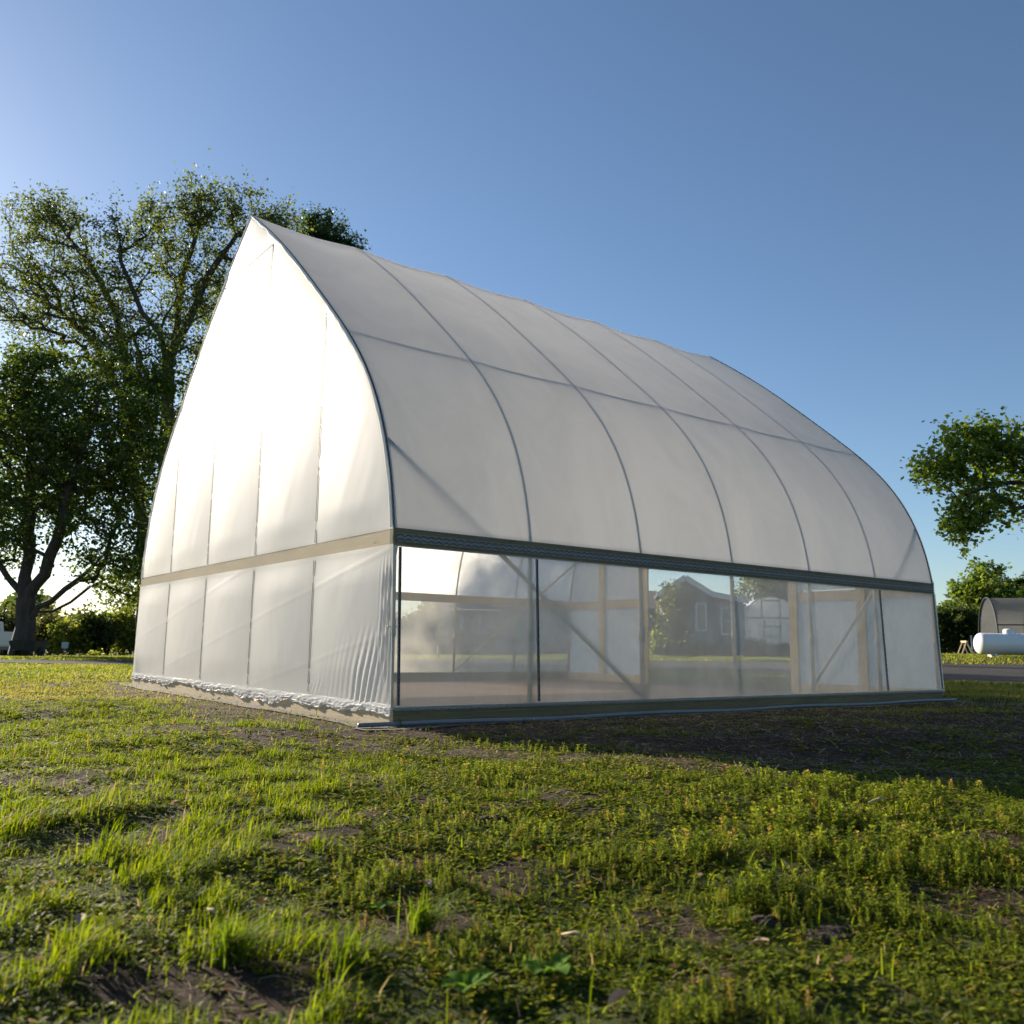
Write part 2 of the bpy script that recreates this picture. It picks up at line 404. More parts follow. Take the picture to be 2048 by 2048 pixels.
for y in (1.07, 2.18, 5.26, 6.39):
    board('post', (L-.055, y-.07, -.04), (L-.016, y+.07, topz(y)-.06), M_pine)
STUD = (1.48, 2.96, 4.48, 5.95)
for y in STUD:
    board('stud', (-.020, y-.02, .139), (.020, y+.02, 1.354), M_pine)
    board('stud', (-.020, y-.02, 1.496), (.020, y+.02, topz(y)-.07), M_pine)
board('collar_beam', (-.021, 2.92, 4.90), (.02, 4.52, 4.94), M_pine)
board('door_header', (L-.014, 2.25, 2.42), (L+.022, 5.19, 2.56), M_wood)

# end films
def end_film(x0, sgn, name, near, hole=None):
    zs = np.concatenate([np.linspace(.115, 1.35, 70 if near else 24), np.linspace(1.38, 1.5, 6), np.linspace(1.55, 5.55, 110 if near else 50)])
    nc = 420 if near else 80
    G = np.zeros((len(zs), nc+1, 3)); mask = np.ones((len(zs)-1, nc), bool)
    for i, z in enumerate(zs):
        hw = np.interp(z, half[:, 1], half[:, 0]) if z > 1.5 else 3.674+.058*(1.5-z)/1.4
        hw = max(hw, .0)+(.005 if z > 1.5 else 0)
        y = W/2+np.linspace(-hw, hw, nc+1)
        studs = [W/2-hw]+[s for s in STUD if abs(s-W/2) < hw]+[W/2+hw] if near else [W/2-hw, 1.07, 2.18, 5.26, 6.39, W/2+hw]
        studs = np.array(sorted(studs))
        j = np.clip(np.searchsorted(studs, y)-1, 0, len(studs)-2)
        a, b = studs[j], studs[j+1]; t = np.clip((y-a)/np.maximum(b-a, 1e-3), 0, 1)
        wdt = np.clip(b-a, 0, 1.5)
        q = (np.sin(np.pi*t)**.9)*.013*wdt
        pin = 1.0
        for zp, rr in ((.115, .20), (1.42, .22), (4.92, .12)):
            pin = min(pin, .12+.88*sst(abs(z-zp), .03, rr*1.6))
        if 1.355 <= z <= 1.495: pin = .0
        d = q*pin
        if near:
            n = noise(y*1.0, y*0+z, 2.3, 31)*.6+noise(y+z*.5, y*0+z*.3, 7, 32)*.4
            d = d+(n-.5)*.004*pin*np.sin(np.pi*t)
            # tension folds fanning from the lower corners and under each stud
            def fan(y0, wd, zt, fr, am, lean):
                yy = y+lean*(z-.1)+.030*noise(y*1.0, y*0+z*.4, 5.5, 35)
                m_ = np.exp(-((y-y0)/wd)**2)*sst(-z, -zt, -.25)
                return am*m_*(np.abs(np.sin(yy*fr))**.7-.5)*(.35+1.1*noise(yy, y*0, 6.5, 36))
            d = d+fan(.42, .50, .85, 34, .013, .34)+fan(W-.35, .35, 1.0, 40, .012, -.25)
            for s_ in STUD: d = d+fan(s_-.25, .22, .36, 44, .004, .7)
            d = d+.006*np.exp(-((y-.12)/.09)**2)*np.sin(y*130+z*3)*sst(z, .2, .5)*(1-sst(z, 1.1, 1.35))
            # diagonal creases from folding
            for c_, sl in ((-.1, .33), (.55, .33), (1.15, .33)):
                if z < 1.34: d = d+.0015*np.exp(-((z-(c_+sl*(W-y)*.55-.55))/.012)**2)
            d = d+sst(y, 2.85, 2.95)*0
            if z > 4.6: d = d+.004*sst(z, 4.7, 5.1)
        d = d*sst(np.minimum(y-y[0], y[-1]-y), 0, .05)
        G[i, :, 0] = x0+sgn*d; G[i, :, 1] = y; G[i, :, 2] = z
        if hole and i < len(zs)-1:
            yc = .5*(y[1:]+y[:-1]); mask[i] = ~((yc > hole[0]) & (yc < hole[1]) & (z < hole[2]))
    m = MB(); m.grid(G, mask); return m.build(name, M_end, GH, True)
end_film(-.031, -1, 'end_film', True)
end_film(L+.031, 1, 'end_film', False, (2.18, 5.26, 2.42))
# side films between hip and base
for y_b, y_t, s_ in ((-.013, .040, -1), (W+.013, W-.040, 1)):
    nxs, nzs = 240, 26
    G = np.zeros((nxs, nzs, 3))
    for i, x in enumerate(np.linspace(-.0325, L+.0325, nxs)):
        z = np.linspace(.118, 1.41, nzs); t = (z-.118)/1.292
        d = np.sin(np.pi*t)**.7*(.006+.014*math.sin(math.pi*x/BAY)**2)
        d = d+(noise(x*.7+z*0, z, 5, 41)-.5)*.012*np.sin(np.pi*t)+(noise(x+z*0, z*2.2, 3, 42)-.5)*.010*np.sin(np.pi*t)
        G[i, :, 0] = x; G[i, :, 1] = y_b+(y_t-y_b)*t-s_*d*.5; G[i, :, 2] = z
    m = MB(); m.grid(G); m.build('side_film', M_side, GH, True)

# wire channels and zigzag lock wire
def channel(A, B, nrm, wdt=.032, rows=1, pitch=.07, wr=.0026):
    A, B, nrm = (np.array(q, float) for q in (A, B, nrm)); d = B-A; ln = np.linalg.norm(d); d /= ln
    s = np.cross(nrm, d); s /= np.linalg.norm(s); m = MB(); mw = MB()
    for r in range(rows):
        c = (r-(rows-1)/2)*wdt*1.05
        for o_, w_, h_ in ((0, wdt, .003), (-wdt/2+.003, .006, .011), (wdt/2-.003, .006, .011)):
            P0 = A+s*(c+o_)
            vv = []
            for e in (0, ln):
                for a_, b_ in ((-w_/2, 0), (w_/2, 0), (w_/2, h_), (-w_/2, h_)): vv.append(P0+d*e+s*a_+nrm*b_)
            m.add(vv, [(0, 3, 2, 1), (4, 5, 6, 7), (0, 1, 5, 4), (1, 2, 6, 5), (2, 3, 7, 6), (3, 0, 4, 7)])
        n = int(ln/pitch*2)
        mw.tube([A+s*(c+(wdt*.33 if k % 2 else -wdt*.33))+d*(ln*k/n)+nrm*.0085 for k in range(n+1)], wr, 4)
    c = m.build('wire_channel', M_alu, GH); mw.build('lock_wire', M_wire, c)
channel((0, .051, 1.425), (L, .051, 1.425), (0, -1, 0), rows=2)
channel((0, -.001, .123), (L, -.001, .123), (0, -1, 0), wdt=.028)
channel((0, W-.051, 1.425), (L, W-.051, 1.425), (0, 1, 0), rows=2)
channel((0, W+.001, .123), (L, W+.001, .123), (0, 1, 0), wdt=.028)
for x in (.03, BAY+.045, 5*BAY+.045, L-.03):
    channel((x, -.012, .15), (x, .040, 1.35), (0, -1, .03), wdt=.022, pitch=.06, wr=.0032)
def seam(A, B, seed):          # lock wire weaving in and out of slits in the pinned film
    A, B = np.array(A, float), np.array(B, float); ln = np.linalg.norm(B-A); d = (B-A)/ln; n = int(ln/.012); t = np.linspace(0, 1, n)
    w_ = noise(t*ln, t*0, 22, seed); P_ = A+np.outer(t*ln, d); P_[:, 0] += np.where(w_ > .2, -.001, .004); P_[:, 1] += (noise(t*ln, t*0+5, 6, seed)-.5)*.004
    m = MB(); m.tube(P_, .0021, 4); m.build('seam_wire', M_wire, GH)
for y in STUD:
    for a, b in ((.19, 1.34), (1.50, topz(y)-.10)): seam((-.0345, y, a), (-.0345, y, b), int(y*100+a*10))
seam((-.0385, 2.96, 4.92), (-.0385, 4.48, 4.92), 5)
# lock strip along both arch edges: lies on the roof film beside the end hoop
for x0 in (-.026, L-.008):
    C = full[4:-4]; Nn = FN[4:-4]; sg = 1 if Nn[len(Nn)//4][1] > 0 else -1
    m = MB(); G = np.zeros((len(C), 6, 3))
    for j, (dx, dh) in enumerate(((0, .001), (0, .006), (.004, .006), (.014, .006), (.018, .006), (.018, .001))):
        G[:, j, 0] = x0+dx; G[:, j, 1:] = C+sg*Nn*dh
    m.grid(G); c = m.build('arch_channel', M_alu, GH)
    seg = np.r_[0, np.cumsum(np.linalg.norm(np.diff(C, axis=0), axis=1))]; n = int(seg[-1]/.035); mw = MB()
    tt = np.linspace(0, seg[-1], n); yy = np.interp(tt, seg, C[:, 0]); zz = np.interp(tt, seg, C[:, 1]); n0 = np.interp(tt, seg, Nn[:, 0]); n1 = np.interp(tt, seg, Nn[:, 1])
    mw.tube([(x0+(.004 if k % 2 else .015), yy[k]+sg*n0[k]*.008, zz[k]+sg*n1[k]*.008) for k in range(n)], .0022, 4)
    mw.build('lock_wire', M_wire, c)
# loose film tail folded over the arch edge (wavy) and crumpled hem along the end base board
C = full[4:-4]; seg = np.r_[0, np.cumsum(np.linalg.norm(np.diff(C, axis=0), axis=1))]; tt = np.linspace(0, seg[-1], 420)
yy = np.interp(tt, seg, C[:, 0]); zz = np.interp(tt, seg, C[:, 1]); n0 = np.interp(tt, seg, FN[4:-4, 0]); n1 = np.interp(tt, seg, FN[4:-4, 1])
G = np.zeros((420, 5, 3)); wv = .022+.028*noise(tt, tt*0, 5, 51)+.01*noise(tt, tt*0, 18, 52)
for j in range(5):
    t = j/4; s_ = -sg*(wv*t-.013)
    G[:, j, 0] = -.034-.010*math.sin(math.pi*t)-.006*t*noise(tt, tt*0, 11, 53); G[:, j, 1] = yy+n0*s_; G[:, j, 2] = zz+n1*s_
m = MB(); m.grid(G); m.build('film_edge', M_hem, GH, True)
n = 700; yb = np.linspace(-.02, W+.03, n); G = np.zeros((n, 14, 3))
low = .108-.060*noise(yb, yb*0, 2.6, 61)-.03*noise(yb, yb*0, 9, 62)+.035*sst(yb, 4, 7)
for j in range(14):
    t = j/13; z = .160*(1-t)+low*t
    G[:, j, 0] = -.034-.006*t-.008*t*(1-t)*2-(noise(yb, yb*0+t*2, 9, 63)-.3)*.014*(.2+t)-(noise(yb, yb*0+t*.5, 30, 64)-.5)*.016*t
    G[:, j, 1] = yb; G[:, j, 2] = z+(noise(yb, yb*0+t*.5, 9, 65)-.5)*.008
m = MB(); m.grid(G); m.build('film_hem', M_hem, GH, True)
# printed lumber stamp (illegible dots) stays out: it cannot be read in the photograph

# ------------------------------------------------------------------ pipe and weed barrier at the foot of the walls
m = MB(); pts = []
for t in np.linspace(0, 1, 60):
    x = -.32+t*8.5; y = -.06-.10*(1-abs(2*t-1))-.03*math.sin(t*9); pts.append((x, y, float(H(x, y))+.030+.006*math.sin(t*23)))
m.tube(pts, .0165, 10); tag(m.build('pipe', M_pipe, None, True), 'long thin blue grey plastic pipe lying along the foot of the dark base board', 'pipe')
def apron(name, u0, u1, v0, v1, alongx):
    a = np.linspace(u0, u1, 160); G = np.zeros((160, 8, 3))
    for j in range(8):
        v = v0+(v1-v0)*j/7; e = (noise(a, a*0, 1.7, 71)-.5)*.16 if j == 7 else 0
        x, y = (a, v+e+a*0) if alongx else (v+e+a*0, a)
        G[:, j] = np.c_[x, y, H(x, y)+.010]
    m = MB(); m.grid(G); tag(m.build(name, M_fabric, None, True), kind='structure')
apron('ground_fabric', -.35, L+.3, -.004, -.24, True)
apron('ground_fabric', -.1, W+.3, -.008, -.27, False)

# ------------------------------------------------------------------ trees
def mixc(a, b, t): return np.asarray(a)*(1-t[:, None])+np.asarray(b)*t[:, None]
def leaves(P, size, r, c1, c2, droop=.3):
    """one folded leaf (two quads) per point"""
    n = len(P); a = r.uniform(0, 2*np.pi, n); e = r.uniform(-.9, .9, n)-droop*.4
    D = np.c_[np.cos(a)*np.cos(e), np.sin(a)*np.cos(e), np.sin(e)]
    U = r.normal(size=(n, 3)); U[:, 2] += .8; S = np.cross(D, U); S /= np.linalg.norm(S, axis=1)[:, None]
    sz = size*r.uniform(.5, 1.5, n)[:, None]; wd = sz*r.uniform(.28, .42, n)[:, None]; Nn = np.cross(S, D)
    A = P; B = P+D*sz*.5+S*wd-Nn*sz*.06; C = P+D*sz-Nn*sz*.18; E = P+D*sz*.5-S*wd-Nn*sz*.06
    V = np.stack([A, B, C, E], 1).reshape(-1, 3); F_ = np.arange(4*n).reshape(n, 4)
    c = mixc(c1, c2, r.random(n)**1.3); c = c*r.uniform(.75, 1.25, n)[:, None]
    return V, F_, np.repeat(c, 4, 0)
def tree(name, label, base, limbs, lobes, nclump, nleaf, lsize, c1, c2, spread=.6, r0=None, seed=0, group=None, cat='tree', sparse=.5, up=.35, part='crown', feather=(.22, .20)):
    """limbs: polylines relative to base; lobes: (centre, radii, weight); twigs grow to every clump by the nearest-node rule"""
    r = np.random.default_rng(seed)
    nodes = []; par = []
    for pl in limbs:
        P = np.asarray(pl, float); st = 0 if not nodes else int(np.argmin(np.linalg.norm(np.array(nodes)-P[0], axis=1))); prev = st
        if not nodes: nodes.append(P[0]); par.append(-1); prev = 0
        for a, b in zip(P[:-1], P[1:]):
            k = max(1, int(np.linalg.norm(b-a)/.7))
            for i in range(1, k+1):
                q = a+(b-a)*i/k+r.normal(size=3)*.04*np.linalg.norm(b-a)/k
                nodes.append(q); par.append(prev); prev = len(nodes)-1
    wts = np.array([l[2] for l in lobes], float); wts /= wts.sum(); T = []
    for c, rad, _w in [lobes[i] for i in r.choice(len(lobes), nclump, p=wts)]:
        v = r.normal(size=3); v /= np.linalg.norm(v); v *= r.random()**(1/3.2); T.append(np.array(c)+v*np.array(rad))
    T = np.array(T); T = T[T[:, 2] > min(.3, .1*T[:, 2].max())]; root = np.array(limbs[0][-1]) if len(limbs) else np.zeros(3)
    T = T[np.argsort(np.linalg.norm(T-root, axis=1))]
    NA = np.zeros((len(nodes)+len(T)*5, 3)); NA[:len(nodes)] = nodes; cnt = len(nodes); par = list(par); tips = []
    cost = np.zeros(len(NA))
    for i in range(1, cnt): cost[i] = cost[par[i]]+np.linalg.norm(NA[i]-NA[par[i]])*.25
    for t in T:
        dv = t-NA[:cnt]; ds = np.linalg.norm(dv, axis=1); pen = ds*(1+.5*(dv[:, 2] < -.2*ds))+cost[:cnt]*.5
        j = int(np.argmin(pen)); a = NA[j].copy(); dist = ds[j]; k = min(5, max(1, int(dist/.5))); prev = j
        for i in range(1, k+1):
            f = i/k; q = a+(t-a)*f+np.array([0, 0, up*dist*.25*math.sin(math.pi*f)])*(1)+r.normal(size=3)*.05*dist*(i < k)
            NA[cnt] = q; par.append(prev); cost[cnt] = cost[prev]+dist/k*.25; prev = cnt; cnt += 1
        tips.append(prev)
    NA = NA[:cnt]; wgt = np.zeros(cnt); ch = np.zeros(cnt, int); 
    for i in range(cnt-1, 0, -1): ch[par[i]] += 1
    for i in range(cnt-1, -1, -1):
        if ch[i] == 0: wgt[i] += 1
        if par[i] >= 0: wgt[par[i]] += wgt[i]
    rad = (wgt/wgt[0])**.52*r0; rad = np.maximum(rad, .012*lsize/.12)
    V = []; F_ = []; nv = 0
    for i in range(1, cnt):
        p = par[i]; a, b = NA[p], NA[i]; d = b-a; ln = np.linalg.norm(d)
        if ln < 1e-5: continue
        d = d/ln; n = 8 if rad[i] > .1 else (5 if rad[i] > .03 else 3)
        x = np.cross(d, [.3, .5, .8]); x /= np.linalg.norm(x); y = np.cross(d, x); ra = min(rad[p], rad[i]*1.35); rb = rad[i]
        a = a-d*ra*.25
        if p == 0: ra = ra*1.25
        th = np.arange(n)*2*np.pi/n; c_ = np.cos(th)[:, None]*x+np.sin(th)[:, None]*y
        V.append(a+c_*ra); V.append(b+c_*rb)
        F_ += [(nv+k, nv+(k+1) % n, nv+n+(k+1) % n, nv+n+k) for k in range(n)]; nv += 2*n
    root_o = empty(name, base, label=label, cat=cat, group=group)
    big_mesh('trunk', np.concatenate(V), np.array(F_), M_bark, root_o, smooth=True)
    tp = NA[tips]; n = len(tp)
    num = np.maximum(3, (nleaf*r.gamma(1.6, 1/1.6, n)*(1-sparse*.5*r.random(n)))).astype(int)
    pr = np.array([par[t] for t in tips]); dirv = tp-NA[pr]; dirv /= np.linalg.norm(dirv, axis=1)[:, None]+1e-9
    idx = np.repeat(np.arange(n), num); m_ = len(idx); s_ = spread*r.uniform(.7, 1.3, n)[idx][:, None]
    al = r.uniform(-2.2, 1.5, m_)[:, None]
    Pp = tp[idx]+dirv[idx]*al*s_*.75+np.clip(r.normal(size=(m_, 3)), -1.7, 1.7)*s_*np.array([feather[0], feather[0], feather[1]])
    V, F2, c = leaves(Pp, lsize, r, c1, c2)
    big_mesh(part, V, F2, M_leaf, root_o, colr=c)
    return root_o
def W2(ix, iy, D, off=0.0):           # a point on the line of sight, pushed away by off metres
    D = D+off; u = (ix-1024)/F*D; x, y = xy(u, D); return np.array([x, y, zpx(ix, iy, D)])
def rel(b, *pts): return [tuple(p-np.array(b)) for p in pts]
G1, G2 = (.05, .085, .015), (.12, .16, .03)
# the big tree with the forked trunk (40 m away)
D = 40; b = px(58, D); m1 = D/F
def lb(b, D, ix, iy, rx, ry, off=0, rz=None, w_=None):
    c = W2(ix, iy, D, off)-np.array(b); k = D/F
    return (c, (rx*k, (rz or rx*.8)*k, ry*k), w_ if w_ else rx*ry)
limbs = [rel(b, np.array(b), W2(58, 1255, D), W2(60, 1195, D)),
    rel(b, W2(60, 1195, D), W2(52, 1110, D, .3), W2(50, 1020, D, .5), W2(38, 900, D, 1), W2(60, 780, D, 1.5), W2(90, 690, D, 1.5)),
    rel(b, W2(60, 1195, D), W2(92, 1150, D, -.4), W2(112, 1080, D, -.8), W2(118, 980, D, -1), W2(160, 860, D, -1), W2(170, 760, D, -1)),
    rel(b, W2(62, 1230, D), W2(110, 1200, D, -.5), W2(160, 1160, D, -1), W2(215, 1100, D, -1.5), W2(270, 1060, D, -2)),
    rel(b, W2(60, 1232, D), W2(84, 1222, D, .2), W2(112, 1222, D, .8), W2(150, 1205, D, 1.4), W2(185, 1172, D, 2), W2(215, 1160, D, 2.4), W2(255, 1120, D, 3)),
    rel(b, W2(60, 1205, D), W2(20, 1160, D), W2(-20, 1100, D), W2(-70, 1040, D)),
    rel(b, W2(50, 1020, D, .5), W2(0, 930, D, 0), W2(-60, 850, D, 0))]
lobes = [lb(b, D, 60, 800, 130, 120), lb(b, D, 180, 860, 130, 140, -1), lb(b, D, 270, 900, 90, 170, 2), lb(b, D, -40, 900, 120, 170, 1), lb(b, D, 40, 1020, 110, 90, -1, None, 6000),
    lb(b, D, 230, 1080, 90, 80, -1, None, 7500), lb(b, D, -50, 1080, 100, 80, 1, None, 5000), lb(b, D, 130, 960, 90, 90, 3, None, 9000), lb(b, D, 20, 720, 60, 60, 0), lb(b, D, 280, 1160, 50, 50, 3, None, 4000),
    lb(b, D, 250, 720, 90, 90, 2)]
tree('broadleaf_tree', 'large dark tree with a thick trunk forking low beside the white pickup', b, limbs, lobes, 1150, 60, .17, (.04, .068, .012), (.11, .15, .028), 1.0, .43, 3, 'tall trees left of the greenhouse')
# tall feathery tree behind the greenhouse
D = 46; b = px(330, D)
limbs = [rel(b, np.array(b), W2(328, 1100, D), W2(318, 900, D), W2(310, 760, D), W2(306, 690, D)),
    rel(b, W2(308, 720, D), W2(318, 640, D, 1), W2(322, 520, D, 1), W2(350, 400, D, 1)),
    rel(b, W2(308, 720, D), W2(285, 640, D, -1), W2(240, 590, D, -1), W2(190, 480, D, -1.5), W2(175, 400, D, -1)),
    rel(b, W2(306, 690, D), W2(340, 620, D), W2(370, 520, D), W2(430, 420, D), W2(480, 370, D)),
    rel(b, W2(316, 820, D), W2(270, 750, D, 1), W2(210, 600, D, 2), W2(110, 480, D, 2)),
    rel(b, W2(320, 850, D), W2(360, 760, D, 2), W2(400, 640, D, 2))]
lobes = [lb(b, D, 365, 345, 65, 52, 0, None, 4500), lb(b, D, 450, 372, 75, 52, 0, None, 4800), lb(b, D, 530, 395, 38, 48, 0, None, 2200), lb(b, D, 295, 400, 80, 75, 1), lb(b, D, 195, 408, 72, 52, -1, None, 4500), lb(b, D, 380, 500, 90, 90), lb(b, D, 250, 540, 110, 90, 0, None, 6500),
    lb(b, D, 350, 640, 90, 80), lb(b, D, 200, 660, 80, 80, 1, None, 3000), lb(b, D, 420, 560, 60, 80, 2), lb(b, D, 400, 800, 80, 160, 2), lb(b, D, 520, 450, 40, 60, 0, None, 2500)]
tree('broadleaf_tree', 'tallest feathery tree, rising directly behind the greenhouse peak with blue sky showing through', b, limbs, lobes, 1000, 38, .15, (.055, .085, .018), (.16, .19, .05), .85, .42, 5, 'tall trees left of the greenhouse')
# open leaning tree at the left edge
D = 48; b = px(300, D)
limbs = [rel(b, np.array(b), W2(280, 1050, D), W2(235, 860, D), W2(225, 800, D), W2(222, 720, D)),
    rel(b, W2(222, 720, D), W2(190, 600, D), W2(135, 500, D), W2(70, 420, D), W2(40, 370, D)),
    rel(b, W2(225, 800, D), W2(150, 660, D, 1), W2(70, 590, D, 1), W2(-30, 540, D, 1)),
    rel(b, W2(222, 740, D), W2(205, 640, D, -1), W2(190, 560, D, -1))]
lobes = [lb(b, D, 50, 378, 58, 48, 0, None, 4200), lb(b, D, -5, 385, 60, 60, 0, None, 4200), lb(b, D, 100, 470, 50, 70), lb(b, D, 20, 470, 70, 70), lb(b, D, 60, 560, 110, 80), lb(b, D, -30, 560, 90, 90, 0, None, 7000), lb(b, D, 150, 580, 70, 90), lb(b, D, 120, 690, 100, 70)]
tree('broadleaf_tree', 'thin open crowned tree leaning towards the left edge of the view', b, limbs, lobes, 760, 34, .15, (.06, .09, .02), (.17, .20, .05), .85, .34, 8, 'tall trees left of the greenhouse')
# darker crown showing over the roof ridge
D = 56; b = px(640, D)
limbs = [rel(b, np.array(b), W2(635, 900, D), W2(625, 600, D), W2(620, 480, D))]
lobes = [lb(b, D, 600, 405, 50, 38, 0, None, 3800), lb(b, D, 650, 450, 45, 40, 0, None, 3500), lb(b, D, 580, 470, 60, 60), lb(b, D, 660, 500, 40, 60), lb(b, D, 620, 600, 90, 90)]
tree('broadleaf_tree', 'dark dense tree crown rising just over the roof right of the peak', b, limbs, lobes, 340, 80, .17, (.025, .05, .012), (.05, .085, .02), .8, .35, 9, 'tall trees left of the greenhouse')
# the tree reaching in from the right edge (trunk outside the frame)
D = 21; b = px(2330, D)
limbs = [rel(b, np.array(b), W2(2325, 1150, D), W2(2300, 1060, D), W2(2240, 1000, D)),
    rel(b, W2(2240, 1000, D), W2(2120, 960, D), W2(2010, 960, D), W2(1930, 990, D)),
    rel(b, W2(2240, 1000, D), W2(2140, 910, D, .5), W2(2020, 880, D, .5), W2(1920, 880, D, .5)),
    rel(b, W2(2300, 1060, D), W2(2230, 930, D, -.5), W2(2160, 850, D, -.5)),
    rel(b, W2(2240, 1000, D), W2(2150, 1000, D, -.4), W2(2080, 1010, D, -.4))]
lobes = [lb(b, D, 1900, 920, 55, 45, 0, None, 2800), lb(b, D, 1960, 880, 55, 50), lb(b, D, 2030, 880, 75, 60), lb(b, D, 1965, 980, 60, 60), lb(b, D, 1925, 1040, 28, 50, 0, None, 1700), lb(b, D, 2110, 930, 90, 90), lb(b, D, 1862, 935, 26, 18, 0, None, 500),
    lb(b, D, 2220, 880, 110, 100), lb(b, D, 2040, 1000, 50, 40, 0, None, 1500), lb(b, D, 2360, 930, 120, 110)]
tree('broadleaf_tree', 'bright green leafy branches of the nearest tree reaching in from the right edge', b, limbs, lobes, 950, 25, .115, (.075, .13, .018), (.20, .26, .045), .36, .16, 12)
# shrubs and trees in the background
def bush(name, label, ix, D, wpx, top, bot, n, nl, ls, c1=G1, c2=G2, seed=1, group=None, cat='shrub', sp=.5):
    b = px(ix, D); k = D/F; b = (b[0], b[1], b[2]-.05); h = (bot-top)*k; w_ = wpx*k
    ht = zpx(ix, top, D)-b[2]
    lim = [[(0, 0, 0), (0, 0, ht*.3)], [(0, 0, ht*.25), (w_*.2, 0, ht*.55)], [(0, 0, ht*.25), (-w_*.2, .1, ht*.6)]]
    r = np.random.default_rng(seed); lo = [((0, 0, ht*.5), (w_*.42, w_*.36, ht*.42), 4)]
    for q in range(5):
        a = r.uniform(0, 6.28); lo.append(((math.cos(a)*w_*.27, math.sin(a)*w_*.25, ht*r.uniform(.3, .78)), (w_*.2, w_*.2, ht*.2), 1))
    return tree(name, label, b, lim, lo, n, nl, ls, c1, c2, sp, max(.04, ht*.018), seed, group, cat)
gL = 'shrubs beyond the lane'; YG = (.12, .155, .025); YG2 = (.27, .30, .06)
bush('shrub', 'olive toned shrub just right of the dark trailer under the big tree', 118, 52, 95, 1228, 1322, 150, 26, .2, (.05, .06, .02), (.12, .12, .04), 21, gL, sp=.7)
bush('shrub', 'bright yellow green shrub behind the small pale sign', 158, 50, 80, 1245, 1322, 120, 26, .2, YG, YG2, 22, gL, sp=.6)
bush('shrub', 'rounded dark shrub, tallest of those between the big trunk and the greenhouse', 205, 51, 80, 1215, 1322, 170, 34, .2, (.03, .05, .012), (.07, .09, .02), 23, gL, sp=.6)
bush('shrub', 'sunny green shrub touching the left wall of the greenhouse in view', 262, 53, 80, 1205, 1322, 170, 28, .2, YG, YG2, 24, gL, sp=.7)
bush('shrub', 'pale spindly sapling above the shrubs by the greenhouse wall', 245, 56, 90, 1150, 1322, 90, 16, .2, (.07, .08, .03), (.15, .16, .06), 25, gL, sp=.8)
bush('shrub', 'olive green bushes behind the white pickup', 10, 58, 120, 1200, 1322, 180, 28, .2, (.05, .065, .02), (.11, .12, .035), 26, gL, sp=.7)
bush('shrub', 'small bright weed clump at the lane edge below the dark shrub', 207, 44, 34, 1304, 1324, 30, 22, .1, YG, YG2, 27, gL, sp=.22)
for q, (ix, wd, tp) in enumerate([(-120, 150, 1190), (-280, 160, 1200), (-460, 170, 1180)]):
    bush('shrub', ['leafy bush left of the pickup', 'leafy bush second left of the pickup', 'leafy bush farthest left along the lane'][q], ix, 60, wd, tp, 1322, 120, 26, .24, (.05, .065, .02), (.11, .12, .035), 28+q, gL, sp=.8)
gRt = 'trees at the far edge of the field on the right'
bush('broadleaf_tree', 'rounded mid green tree standing behind the end of the propane tank', 1968, 78, 150, 1108, 1290, 420, 46, .32, (.07, .12, .02), (.17, .22, .035), 31, gRt, 'tree', .9)
bush('broadleaf_tree', 'darker tree cut by the right edge above the grey shade tunnel', 2075, 82, 150, 1130, 1290, 300, 44, .34, (.03, .055, .012), (.07, .1, .02), 32, gRt, 'tree', .9)
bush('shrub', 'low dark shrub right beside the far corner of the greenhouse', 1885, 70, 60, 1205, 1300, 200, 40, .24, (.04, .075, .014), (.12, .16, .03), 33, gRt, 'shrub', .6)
bush('shrub', 'dark green shrub between the low dark shrub and the rounded tree', 1925, 69, 60, 1212, 1300, 200, 40, .24, (.03, .05, .012), (.07, .10, .02), 34, gRt, 'shrub', .6)
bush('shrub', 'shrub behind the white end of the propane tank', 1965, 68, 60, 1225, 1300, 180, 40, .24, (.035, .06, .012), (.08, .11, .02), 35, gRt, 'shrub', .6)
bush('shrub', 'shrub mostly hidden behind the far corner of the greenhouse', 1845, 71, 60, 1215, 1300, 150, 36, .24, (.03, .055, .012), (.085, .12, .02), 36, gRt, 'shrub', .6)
gH = 'trees near the houses seen through the clear wall'
bush('broadleaf_tree', 'small tree at the left end of the long house seen through the clear wall', 850, 50, 60, 1205, 1300, 140, 34, .2, G1, YG2, 41, gH, 'tree', .5)
bush('broadleaf_tree', 'leafy tree covering the left half of the gabled house', 1345, 44, 84, 1160, 1312, 170, 30, .17, (.05, .07, .015), (.14, .15, .03), 42, gH, 'tree', .45)
bush('broadleaf_tree', 'pale green tree behind the small white hoop greenhouse', 1545, 72, 150, 1085, 1290, 300, 32, .3, (.06, .085, .015), (.15, .17, .04), 43, gH, 'tree', .9)
bush('shrub', 'small yellow green bush in front of the gabled house, by the lawn', 1314, 41, 30, 1262, 1312, 50, 26, .12, YG, YG2, 44, None, 'shrub', .28)
for q, (ix, tp) in enumerate([(1342, 1284), (1400, 1288), (1440, 1290)]):
    bush('shrub', ['dark foundation shrub under the tree at the gabled house', 'dark foundation shrub below the taller window of the gabled house', 'dark foundation shrub near the right corner of the gabled house'][q], ix, 42.5, 52, tp, 1313, 60, 30, .14, G1, (.06, .08, .02), 45+q, 'foundation shrubs', sp=.3)
